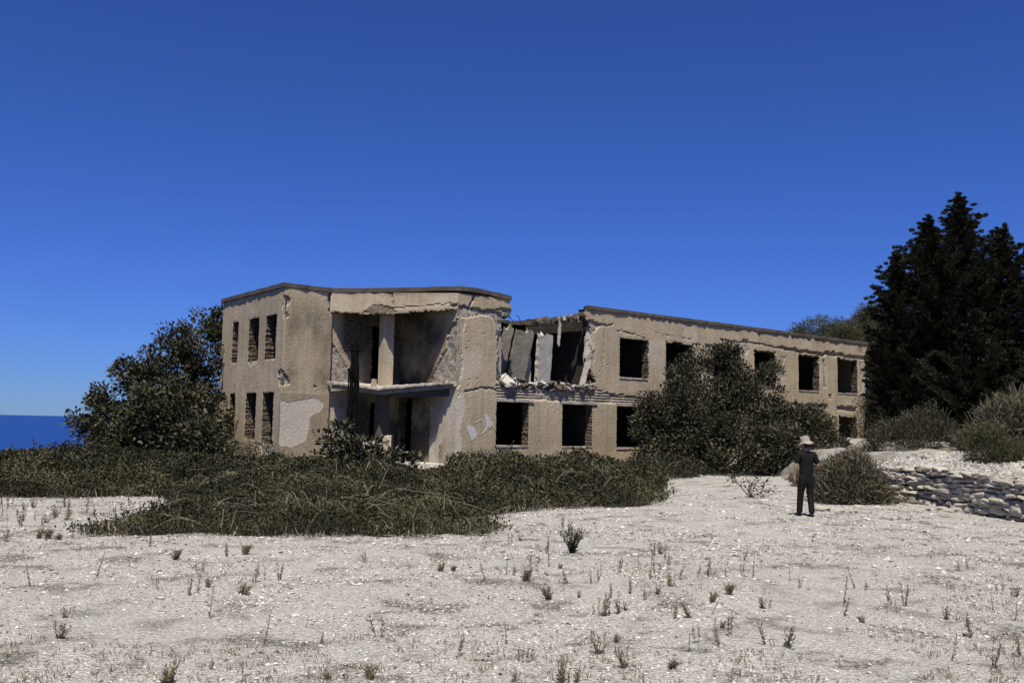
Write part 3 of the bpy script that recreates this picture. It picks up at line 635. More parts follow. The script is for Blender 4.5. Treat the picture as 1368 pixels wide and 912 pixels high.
# sunken remnant of roof over the collapsed bay
rg = np.random.default_rng(33); us = np.linspace(1.9, 7.3, 46); vsn = np.linspace(0, 1, 26); Vt = []
for i, u in enumerate(us):
    v0 = 2.2 + .25 * math.sin(u * 1.7) + rg.normal(0, .06) - 1.5 * max(0, (u - 5.6) / 1.7)
    zs = np.interp(u, [1.9, 3, 4.5, 5.8, 7.3], [6.78, 6.7, 6.66, 6.72, 6.95])
    for t in vsn:
        v = v0 + (8.5 - v0) * t; p = UV(u, v); k = max(0, 1 - t * 1.9); Vt.append((p[0], p[1], zs + .12 * t + rg.normal(0, .015)))
Vt = np.array(Vt); I = np.arange(len(Vt)).reshape(46, 26); a, b, c, d = I[:-1, :-1].ravel(), I[1:, :-1].ravel(), I[1:, 1:].ravel(), I[:-1, 1:].ravel(); n0 = len(Vt)
bot = Vt.copy(); bot[:, 2] -= .17; F = [np.stack([a, b, c, d], -1), np.stack([a, d, c, b], -1) + n0]
for l0 in (I[::-1, 0], I[0, :], I[-1, ::-1], I[:, -1]): F.append(np.stack([l0[:-1], l0[1:], l0[1:] + n0, l0[:-1] + n0], -1))
o = link('sunken_roof_slab', mesh_np('sunken_roof_slab', np.concatenate([Vt, bot]), F, [ROOF]), BLD); tag(o, 'sagging roof slab over the collapsed bay')

# --- inner floors and partitions (dark rooms)
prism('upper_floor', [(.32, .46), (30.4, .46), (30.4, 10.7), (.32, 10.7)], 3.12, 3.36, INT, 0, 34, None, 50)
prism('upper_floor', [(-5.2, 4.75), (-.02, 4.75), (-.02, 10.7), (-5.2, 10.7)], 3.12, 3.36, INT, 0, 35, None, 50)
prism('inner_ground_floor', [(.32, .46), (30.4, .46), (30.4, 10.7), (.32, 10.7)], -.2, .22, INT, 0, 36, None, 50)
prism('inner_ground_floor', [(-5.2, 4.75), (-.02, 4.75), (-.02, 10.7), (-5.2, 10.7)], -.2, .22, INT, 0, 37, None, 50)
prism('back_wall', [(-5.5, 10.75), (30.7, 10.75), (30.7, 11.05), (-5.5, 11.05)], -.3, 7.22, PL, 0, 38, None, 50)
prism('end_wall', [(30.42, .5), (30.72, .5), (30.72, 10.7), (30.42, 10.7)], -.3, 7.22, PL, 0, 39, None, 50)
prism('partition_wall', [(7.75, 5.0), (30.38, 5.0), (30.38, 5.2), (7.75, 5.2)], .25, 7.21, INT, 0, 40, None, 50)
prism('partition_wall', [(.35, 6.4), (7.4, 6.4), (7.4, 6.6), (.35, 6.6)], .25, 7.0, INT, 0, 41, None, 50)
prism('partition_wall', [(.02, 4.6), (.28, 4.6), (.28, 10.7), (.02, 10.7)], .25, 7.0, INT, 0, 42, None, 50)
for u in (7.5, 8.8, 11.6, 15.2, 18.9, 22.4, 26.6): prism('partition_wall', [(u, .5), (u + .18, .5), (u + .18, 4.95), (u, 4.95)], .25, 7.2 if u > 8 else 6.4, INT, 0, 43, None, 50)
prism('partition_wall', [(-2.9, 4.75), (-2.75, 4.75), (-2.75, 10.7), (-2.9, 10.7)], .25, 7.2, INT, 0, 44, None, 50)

# --- leaning inner panels and hanging remnants in the collapsed bay
def leaning(name, u, v, w, h, t, z, rz, rx, ry, mt, seed):
    rg = np.random.default_rng(seed); nx_, nz_ = 8, 14; V = []
    for side in (0, 1):
        for i in range(nz_):
            for j in range(nx_):
                edge = (i in (0, nz_ - 1)) or (j in (0, nx_ - 1))
                V.append(((j / (nx_ - 1) - .5) * w + edge * rg.normal(0, .014), (side - .5) * t + rg.normal(0, .0015), i / (nz_ - 1) * h + (i in (0, nz_ - 1)) * rg.normal(0, .1)))
    V = np.array(V); n0 = nx_ * nz_; I = np.arange(n0).reshape(nz_, nx_)
    a, b, c, d = I[:-1, :-1].ravel(), I[:-1, 1:].ravel(), I[1:, 1:].ravel(), I[1:, :-1].ravel()
    F = [np.stack([a, b, c, d], -1), np.stack([a, d, c, b], -1) + n0]
    for l0 in (I[0, ::-1], I[-1, :], I[:, 0], I[::-1, -1]): F.append(np.stack([l0[:-1], l0[1:], l0[1:] + n0, l0[:-1] + n0], -1))
    o = link(name, mesh_np(name, V, F, [mt]), BLD); 
    p = UV(u, v, z); o.matrix_parent_inverse = Matrix.Identity(4)
    o.location = Vector(p) - BLD.location; o.rotation_euler = (rx, ry, rz)
    return o
CON2 = mat_simple('mottled_grey_plaster', (.5, .46, .385), (.2, .178, .14), 3.2, bump=.012, bsc=14)
CON4 = mat_simple('bleached_plaster', (.66, .61, .52), (.40, .36, .285), 3.2, bump=.012, bsc=14)
CON3 = mat_simple('dull_grey_plaster', (.3, .268, .21), (.16, .14, .11), 3.2, bump=.04, bsc=9)
tg = math.atan2(d1[1], d1[0])
leaning('leaning_panel', 3.66, 1.2, .85, 2.5, .16, 3.6, tg - .2, R(9), R(8), CON3, 1)
leaning('leaning_panel', 3.08, 1.6, .45, 2.5, .14, 3.75, tg - .25, R(6), R(9), CON3, 2)
leaning('leaning_panel', 4.42, 1.35, .6, 2.5, .14, 3.5, tg - .75, R(4), R(-1), CON2, 3)
leaning('leaning_panel', 5.16, 1.0, .9, 2.45, .18, 3.55, tg + .12, R(8), R(-5), CON4, 4)
leaning('hanging_strip', 5.9, .75, .12, .95, .06, 5.6, tg - .4, R(3), R(3), CONP, 5)
leaning('hanging_strip', 7.14, .2, .3, 1.6, .12, 5.0, tg - .5, R(-4), R(6), CONP, 6)
leaning('hanging_strip', 6.86, .22, .26, 1.35, .1, 3.7, tg - .5, R(-6), R(17), CONP, 7)
leaning('hanging_strip', 2.02, .2, .16, 2.4, .12, 3.95, tg, R(0), R(-1), CON, 8)

# --- stones of the torn edge and rubble on the floor of the bay
def blob_mesh(name, seed, mt, sub=1, flat=.7, jit=.16, smooth=False):
    rg = np.random.default_rng(seed); bm = bmesh.new(); bmesh.ops.create_cube(bm, size=1)
    bmesh.ops.subdivide_edges(bm, edges=bm.edges[:], cuts=1, use_grid_fill=True)
    for v in bm.verts:
        l = v.co.length; v.co = v.co * (.62 + .38 * .62 / l) ; v.co += Vector(rg.normal(0, jit * .5, 3)); v.co.z *= flat
    bmesh.ops.triangulate(bm, faces=bm.faces[:]); me = bpy.data.meshes.new(name); bm.to_mesh(me); bm.free(); me.materials.append(mt)
    if smooth: me.polygons.foreach_set('use_smooth', [True] * len(me.polygons))
    return me
CHK = [blob_mesh('chunk', 300 + i, (CON, RUB, CONW, RUB)[i % 4], flat=(.5, .35, .8, .6)[i % 4]) for i in range(8)]
HEAP = empty('rubble_heap', Vector(UV(4.6, .3, 3.5))); tag(HEAP, 'heap of broken concrete on the torn floor edge of the collapsed bay', 'rubble')
rg = np.random.default_rng(77)
for i in range(230):
    u = rg.uniform(2.0, 7.5); v = abs(rg.normal(0, .45)) + .02; hh = max(0, .34 * (1 - v / 1.6)) * (.6 + .5 * math.sin(u * 1.3 + 1) ** 2)
    o = link('chunk', CHK[rg.integers(8)], HEAP, False); s = rg.uniform(.08, .36) * (1 if rg.random() > .3 else 1.3)
    o.location = Vector(UV(u, v, 3.52 + rg.uniform(0, 1) * hh)) - HEAP.location; o.rotation_euler = tuple(rg.uniform(-.7, .7, 2)) + (rg.uniform(0, 6.3),); o.scale = (s * rg.uniform(.9, 1.5), s, s * rg.uniform(.25, .7))
for i, (u, z0_, du, L) in enumerate(((2.3, 6.45, .3, .5), (2.6, 6.55, .5, .4), (6.6, 6.75, -.5, .6), (7.0, 6.5, -.25, .9), (7.2, 3.9, -.3, .8), (2.1, 3.8, .4, .6), (4.8, 3.6, .3, .5))):
    t_ = np.linspace(0, 1, 7); pts = np.array([UV(u + du * t, -.05 - .12 * math.sin(3 * t + i), z0_ - L * t * (1 if z0_ > 5 else -.7) + .08 * math.sin(5 * t)) for t in t_]); mb = MB(); mb.tube(pts, .014, 5); link('rebar', mb.mesh('rebar', [CHAR]), BLD)
HEAP2 = empty('rubble_heap', Vector(UV(6.9, .5, 6.8))); tag(HEAP2, 'broken concrete lumps clinging to the roof edge right of the gap', 'rubble')
for i in range(38):
    u = rg.uniform(5.1, 7.3); v = rg.uniform(.1, 1.0) + (7.2 - u) * .45
    o = link('chunk', CHK[(0, 1, 3, 4, 5, 7)[rg.integers(6)]], HEAP2, False); s = rg.uniform(.1, .24)
    o.location = Vector(UV(u, v, np.interp(u, [5, 6, 7.3], [6.62, 6.78, 6.95]) + rg.uniform(-.12, .06))) - HEAP2.location; o.rotation_euler = tuple(rg.uniform(-3, 3, 3)); o.scale = (s * 1.4, s, s * .8)

# ------------------------------------------------------------ vegetation helpers
def unit(a): return a / (np.linalg.norm(a, axis=-1, keepdims=True) + 1e-9)
def kites(P, T, Nn, l, w, curl=.08):
    n = len(P); T = unit(T); Sd = unit(np.cross(T, Nn)); Nn = np.cross(Sd, T)
    l = np.broadcast_to(l, (n,))[:, None]; w = np.broadcast_to(w, (n,))[:, None]
    V = np.stack([P, P + T * l * .45 + Sd * w * .5 + Nn * l * curl, P + T * l - Nn * l * curl * .6, P + T * l * .45 - Sd * w * .5 + Nn * l * curl], 1).reshape(-1, 3)
    b = np.arange(n)[:, None] * 4
    return V, np.concatenate([b + np.array([0, 1, 2]), b + np.array([0, 2, 3])])
def leafmesh(name, P, T, Nn, l, w, tint, mt, curl=.08):
    V, F = kites(P, T, Nn, l, w, curl)
    return mesh_np(name, V, [F], [mt], tint=np.repeat(np.clip(tint, 0, 1), 4))
def ellclumps(ells, n, rg, shell=.5):
    vol = np.array([e[3] * e[4] * e[5] for e in ells]) ** .75; pick = rg.choice(len(ells), n, p=vol / vol.sum())
    d = unit(rg.normal(0, 1, (n, 3))); r = rg.uniform(shell ** 3, 1, n) ** (1 / 3)
    E_ = np.array(ells)[pick]
    return E_[:, :3] + d * r[:, None] * E_[:, 3:6], d, r
def crown(name, ells, nclump, per, cr, ll, lw, mt, seed, parent, up=.35, keep=None, shell=.5, zmin=.05, droop=0, rnd=.8):
    rg = np.random.default_rng(seed)
    C, D, r = ellclumps(ells, nclump, rg, shell)
    ct = rg.uniform(0, .75, nclump) ** 1.2
    P = np.repeat(C, per, 0) + unit(rg.normal(0, 1, (nclump * per, 3))) * rg.random((nclump * per, 1)) ** .45 * 1.35 * np.array([cr, cr, cr * .8])
    off = P - np.repeat(C, per, 0)
    T = unit(off) * .9 + np.repeat(D, per, 0) * .5 + np.array([0, 0, up - droop]) + rg.normal(0, rnd * .6, P.shape)
    Nn = np.array([0, 0, 1.]) + rg.normal(0, .55, P.shape) + np.repeat(D, per, 0) * .4
    t = np.repeat(ct, per) + rg.uniform(0, .45, len(P))
    k = P[:, 2] > zmin
    if keep is not None: k &= keep(P)
    P, T, Nn, t = P[k], T[k], Nn[k], t[k]
    s = rg.uniform(.6, 1.25, len(P))
    o = link(name, leafmesh(name, P, T, Nn, ll * s, lw * s, t, mt), parent); return o
def limbs(name, base, ells, n, r0, seed, parent, mt=None, h0=.3):
    rg = np.random.default_rng(seed); mb = MB(); base = np.array(base, float)
    C, D, r = ellclumps(ells, n, rg, .3)
    for i in range(n):
        e = C[i]; mid = base + (e - base) * .45 + np.array([0, 0, .25]) + rg.normal(0, .18, 3); t = np.linspace(0, 1, 9)[:, None]
        pts = (1 - t) ** 2 * base + 2 * t * (1 - t) * mid + t * t * e + rg.normal(0, .03, (9, 3)) * (t > 0)
        mb.tube(pts, np.linspace(r0 * rg.uniform(.5, 1), .012, 9), 6)
    return link(name, mb.mesh(name, [mt or BARK], True), parent)
def outside_building(P):
    u = (P[:, 0] - P3[0]) * d1[0] + (P[:, 1] - P3[1]) * d1[1]; v = (P[:, 0] - P3[0]) * d2[0] + (P[:, 1] - P3[1]) * d2[1]
    return ~((u > -6.15 - 0) & (u < 31) & (v > -.12)) | ((u < .1) & (v < 3.8)) | (v > 11.3) | (u < -6.15 + np.clip((v - 3.9) / 7.1, 0, 1) * .5)

# ------------------------------------------------------------ trees and large shrubs
def tree(name, label, cat, base, ells, nclump, per, cr, ll, lw, mt, seed, nl=14, r0=.12, group=None, crownname='crown', keep=outside_building, **kw):
    t = empty(name, base); tag(t, label, cat, group)
    limbs('trunk', base, ells, nl, r0, seed + 1, t)
    crown(crownname, ells, nclump, per, cr, ll, lw, mt, seed, t, keep=keep, **kw)
    return t
tree('fig_tree', 'tall dark leafy fig tree rising against the left end of the ruin', 'tree', (-14.9, 43.6, -.4),
     [(-14.3, 45.3, 4.3, 1.7, 2.0, 2.9), (-15.6, 44.4, 3.4, 1.7, 2, 2.3), (-17.1, 43.8, 2.2, 1.8, 2, 1.9), (-18.0, 43.4, 1.3, 1.2, 1.6, 1.2), (-14.4, 41.8, 1.7, 2.3, 1.9, 2.0), (-12.6, 40.2, 1.1, 1.2, 1.0, 1.1), (-15.6, 41.8, .9, 2.0, 1.5, 1.2), (-13.5, 46, 6.2, .8, 1, 1.0), (-17.5, 44, 4.1, .65, .7, .45), (-15.7, 44.6, 5.75, .55, .6, .5), (-19.2, 43.2, 1.7, .65, .6, .3), (-18.4, 43.5, 2.9, .5, .6, .4)],
     950, 44, .28, .18, .12, FIG, 501, 26, .13)
tree('fig_tree', 'broad dense leafy bush tree covering the middle of the right wing', 'tree', (9.3, 42.6, 0),
     [(8.9, 43.8, 3.6, 2.0, 1.8, 1.95), (7.4, 42.6, 2.3, 2.0, 1.9, 1.6), (10.7, 43.8, 2.9, 2.0, 1.9, 1.9), (12.6, 43.6, 1.7, 1.9, 1.8, 1.45), (9.2, 41.3, 1.2, 3.0, 1.5, 1.4), (12.0, 42.3, .9, 2.2, 1.4, 1.2), (6.6, 41.8, 1.0, 1.2, 1.3, 1.1), (6.2, 42.2, 2.5, .7, .8, .8), (9.7, 43.4, 5.35, .55, .6, .45), (7.5, 42.8, 4.05, .6, .6, .5), (11.7, 43.4, 4.55, .55, .6, .4), (13.9, 43.5, 2.5, .7, .7, .5), (5.6, 41.8, 1.9, .45, .5, .45), (14.4, 43.2, 1.2, .6, .6, .6), (8.3, 43.4, 5.3, .4, .4, .4)],
     1500, 44, .25, .14, .085, FIG2, 511, 30, .1)
tree('fig_sapling', 'young broad-leaved fig sapling growing in front of the porch', 'tree', (-5.5, 33.3, 0),
     [(-5.9, 33.3, 1.45, .75, .5, .38), (-5.1, 33.2, 1.0, .9, .5, .4), (-5.6, 33.1, .7, 1.2, .7, .45), (-4.2, 33, .75, .7, .5, .35), (-5.0, 32.6, .35, 1.4, .6, .35), (-3.6, 33.2, .5, .5, .5, .3)],
     95, 16, .2, .21, .13, FIG, 521, 9, .03, rnd=.6)

def cypress(label, x, y, z0, h, rad, seed, nb=120, lean=0):
    rg = np.random.default_rng(seed); t = empty('cypress_tree', (x, y, z0)); tag(t, label, 'tree', 'tall dark cypresses right of the ruin')
    mb = MB(); zs = np.linspace(0, h * .93, 14); wob = np.cumsum(rg.normal(0, .03, (14, 2)), 0)
    tp = np.stack([x + wob[:, 0] + lean * zs / h, y + wob[:, 1], z0 + zs], -1); mb.tube(tp, np.linspace(.24, .03, 14), 8)
    Ps, Ts, tt, cs = [], [], [], []
    bt = MB()
    for i in range(nb):
        f = (i + rg.random()) / nb; f = .02 + .97 * f ** .9; zz = f * h; az = i * 2.4 + rg.uniform(-.5, .5)
        prof = min(.6 * (1 - f) * h, rad * (1 - .25 * f)) * (.45 + .55 * min(1, f / .1)) * (rg.uniform(.9, 1.3) if rg.random() > .5 else rg.uniform(.35, .8)) + .05
        b0 = np.array([np.interp(zz, zs, tp[:, 0]), np.interp(zz, zs, tp[:, 1]), z0 + zz]); dr = np.array([math.cos(az), math.sin(az), 0])
        ts = np.linspace(0, 1, 6); rise = rg.uniform(.05, .38) * prof
        path = b0 + dr * (ts * prof)[:, None] + np.array([0, 0, 1]) * (rise * ts ** 2.2 - .1 * prof * np.sin(ts * 3.1))[:, None]
        bt.tube(path, np.linspace(.035, .008, 6), 4)
        k = max(3, int(2 + prof * 3.4)); bt0 = rg.uniform(0, .4)
        for s in np.linspace(.2, 1, k):
            c = np.array([np.interp(s, ts, path[:, j]) for j in range(3)]) + rg.normal(0, .05, 3)
            m_ = int(rg.integers(46, 66)); sz = (.31 - .17 * s) * (.45 + .65 * min(1, prof / 1.2))
            o_ = unit(rg.normal(0, 1, (m_, 3))) * rg.random((m_, 1)) ** .5 * np.array([sz * 1.1, sz * 1.1, sz * .5]) + np.array([0, 0, .16 * s * s])
            Ps.append(c + o_); Ts.append(dr * .75 + np.array([0, 0, .6]) + unit(o_) * .55 + rg.normal(0, .35, (m_, 3))); tt.append(np.full(m_, bt0) + rg.uniform(0, .5, m_) * (.5 + .5 * s)); cs.append(np.tile(dr + np.array([0, 0, 1.]), (m_, 1)))
    # leader tip
    for zz in np.linspace(.9, 1.015, 11):
        m_ = 26; c = np.array([x + lean, y, z0 + zz * h]); o_ = rg.normal(0, max(.03, .04 + .8 * (1 - zz)), (m_, 3)); Ps.append(c + o_); Ts.append(np.array([0, 0, 1.]) + rg.normal(0, .4, (m_, 3))); tt.append(rg.uniform(0, .9, m_)); cs.append(np.tile([0, -1, 0], (m_, 1)))
    P, T, tn, cc = np.concatenate(Ps), np.concatenate(Ts), np.concatenate(tt), np.concatenate(cs)
    link('trunk', mb.mesh('trunk', [BARK], True), t); link('branches', bt.mesh('branches', [BARK], True), t)
    s = RNG.uniform(.7, 1.3, len(P))
    link('crown', leafmesh('crown', P, T, cc + RNG.normal(0, .6, P.shape), .15 * s, .055 * s, tn, CYP), t)
cypress('tallest cypress, its pointed top highest of the dark group', 22.6, 48.5, 1.2, 12.7, 3.4, 601, 270)
cypress('second tallest cypress, just left of the tallest one', 20.7, 47.6, 1.2, 11.35, 2.8, 602, 210)
cypress('cypress with a slim top at the right, beside the tallest one', 24.9, 48.2, 1.2, 11.1, 2.8, 603, 210)
cypress('low cypress at the left edge of the dark group, next to the ruin', 19.1, 47.3, 1.0, 9.6, 1.45, 604, 150, -.1)
cypress('cypress at the right picture edge, cut off by the frame', 26.6, 47.0, 1.3, 10.2, 3.3, 605, 190)
cypress('short bushy cypress filling the front foot of the dark group', 21.6, 44.6, 1.3, 6.2, 2.6, 606, 90)
cypress('short bushy cypress at the right foot of the dark group', 25.0, 44.2, 1.4, 6.5, 2.6, 607, 90)
cypress('dark cypress close behind the far corner of the ruin', 23.7, 62.0, .3, 7.2, 2.2, 608, 130)
cypress('small dark cypress touching the far end wall of the ruin', 20.45, 52.2, .3, 7.0, 1.1, 609, 130)
tree('pine_tree', 'round-topped green pine behind the far roof corner', 'tree', (27.6, 84, 1), [(27.2, 84, 9.6, 3.2, 3, 2.3), (29.2, 84.5, 9.2, 2.6, 3, 2.5), (25.6, 84, 8.6, 1.6, 2, 1.6)], 420, 60, .38, .3, .05, PINE, 611, 14, .2, keep=None)
tree('pine_tree', 'taller ragged pine between the round pine and the cypresses', 'tree', (32.2, 86, 1), [(31.6, 86, 10.6, 1.8, 2, 2.6), (33.5, 86, 11, 2.4, 2, 2.8), (30.6, 86, 8, 2, 2, 2)], 420, 60, .36, .3, .05, PINE, 612, 14, .2, keep=None)
tree('pine_tree', 'tiny pointed treetop poking up above the round pine', 'tree', (29.9, 92, 1), [(30.0, 92, 12.3, .22, .2, 1.1), (30, 92, 9, 1, 1, 3)], 60, 40, .2, .25, .05, PINE, 613, 5, .08, keep=None)

# broom-like shrubs made of many thin stems
def broom(label, x, y, z0, rx, ry, h, n, mt, seed, name='broom_shrub', sl=.34, sw=.014, leafy=.5, cat='shrub', group=None, nst=60, upk=.8):
    rg = np.random.default_rng(seed); t = empty(name, (x, y, z0)); tag(t, label, cat, group)
    mb = MB(); ns = nst
    for i in range(ns):
        az = rg.uniform(0, 6.283); el = rg.uniform(.25, 1.35); r = rg.uniform(.75, 1.05)
        e = np.array([math.cos(az) * math.cos(el) * rx, math.sin(az) * math.cos(el) * ry, math.sin(el) * h]) * r
        tt_ = np.linspace(0, 1, 6)[:, None]; pts = np.array([x, y, z0]) + tt_ * e * np.array([1, 1, 1]) + np.array([0, 0, .25 * h]) * np.sin(tt_ * 3.14) * .5 + rg.normal(0, .02, (6, 3)) * h
        mb.tube(pts, np.linspace(.012, .003, 6), 3)
    link('stems', mb.mesh('stems', [BARK]), t)
    nc = max(20, n // 70); th = rg.uniform(0, 6.283, nc); cz = rg.uniform(.02, 1, nc); rr = np.sqrt(1 - cz ** 2 * .96) * (.55 + .8 * fbm(th * 1.5 + seed, cz * 3, seed, 3)) * rg.uniform(.55, 1, nc) ** .33
    C = np.stack([np.cos(th) * rr * rx, np.sin(th) * rr * ry, cz * h * (.5 + .95 * fbm(th * 1.4, cz * 2 + seed, seed + 3, 3)) * rg.uniform(.7, 1, nc) ** .4], -1)
    per = n // nc; P = np.repeat(C, per, 0) + rg.normal(0, 1, (nc * per, 3)) * np.array([.12, .12, .1]) * (.6 + .4 * h)
    P[:, 2] = np.abs(P[:, 2]); Dn = unit(P * np.array([1 / rx, 1 / ry, 1 / h]))
    T = Dn * .6 + np.array([0, 0, upk * .75]) + rg.normal(0, .7, P.shape)
    tn = np.repeat(rg.uniform(0, .5, nc), per) + rg.uniform(0, .5, len(P))
    s = rg.uniform(.5, 1.3, len(P)); lf = rg.random(len(P)) < leafy
    P0_ = P + np.array([x, y, z0])
    link('foliage', leafmesh('foliage', P0_, T, rg.normal(0, 1, P.shape), np.where(lf, sl * .3, sl * .8) * s, np.where(lf, sw * 2.2, sw * .8) * s, tn, mt), t)
    return t
broom('dry brownish broom bush right of the standing man', 9.25, 26.5, 0, .95, .85, 1.02, 16000, BROOM2, 701, sl=.3, sw=.009, leafy=.35)
broom('low dry broom bush at the end of the stone wall', 10.1, 28.6, .1, .7, .9, .85, 8000, BROOM2, 702, sl=.3, sw=.009, leafy=.35)
broom('grey-green weedy bush below the far ground floor window', 13.2, 36.5, 0, 1.5, 1.4, 1.1, 10000, BROOM2, 703, sl=.3, sw=.011, leafy=.4)
broom('long low weedy bush between the fig bush and the embankment', 10.9, 33.5, 0, 1.0, 1.6, .75, 9000, BROOM2, 704, sl=.28, sw=.011, leafy=.4)
broom('wide dark green shrub on the bank below the cypresses', 15.3, 36.2, 1.1, 1.8, 1.4, 1.55, 15000, BROOM, 705, sl=.28, leafy=.75)
broom('dry straw-coloured shrub at the right picture edge on the bank', 17.6, 33.2, 1.2, 1.9, 1.4, 2.1, 16000, BROOM2, 706, sl=.45, sw=.012, leafy=.35, nst=160)
broom('soft green pine-like bush on the rubble bank above the wall', 13.55, 27.4, 1.0, .62, .6, 1.05, 9000, PINE, 707, 'pine_bush', sl=.16, sw=.012, leafy=.2)
broom('small dark bush hanging beside the soft green bush on the bank', 14.25, 27.2, 1.05, .5, .5, .62, 5000, PINE, 708, 'pine_bush', sl=.15, sw=.012, leafy=.2)
broom('dark tangle of shrub beside the far end of the ruin', 20.9, 54.2, .3, 1.6, 1.6, 4.2, 16000, BROOM, 709, sl=.3, leafy=.85)

broom('dark low shrub at the foot of the far end wall', 18.7, 47.8, .6, 1.1, 1.0, 2.4, 10000, BROOM, 710, sl=.28, leafy=.85)
for lab, x, y, z, rx, rz, sd in (('rounded leafy shrub in the brambles at the left picture edge', -11.6, 25.2, .5, .6, .5, 541), ('leafy shrub in the brambles below the graffiti', -.4, 36.4, .55, .9, .45, 542), ('leafy shrub in the brambles below the second lower window', 2.6, 37.6, .5, 1.0, .45, 543), ('leafy shrub right of the porch steps', -1.9, 37.2, .4, .6, .4, 544), ('dense leafy shrub at the left foot of the ruin', -9.6, 36.6, .5, 1.0, .5, 545)):
    tree('leafy_shrub', lab, 'shrub', (x, y, 0), [(x, y, z, rx, .6, rz), (x + rx * .6, y + .2, z * .8, rx * .6, .5, rz * .8)], 60, 26, .16, .1, .06, FIG2, sd, 8, .02, keep=None)
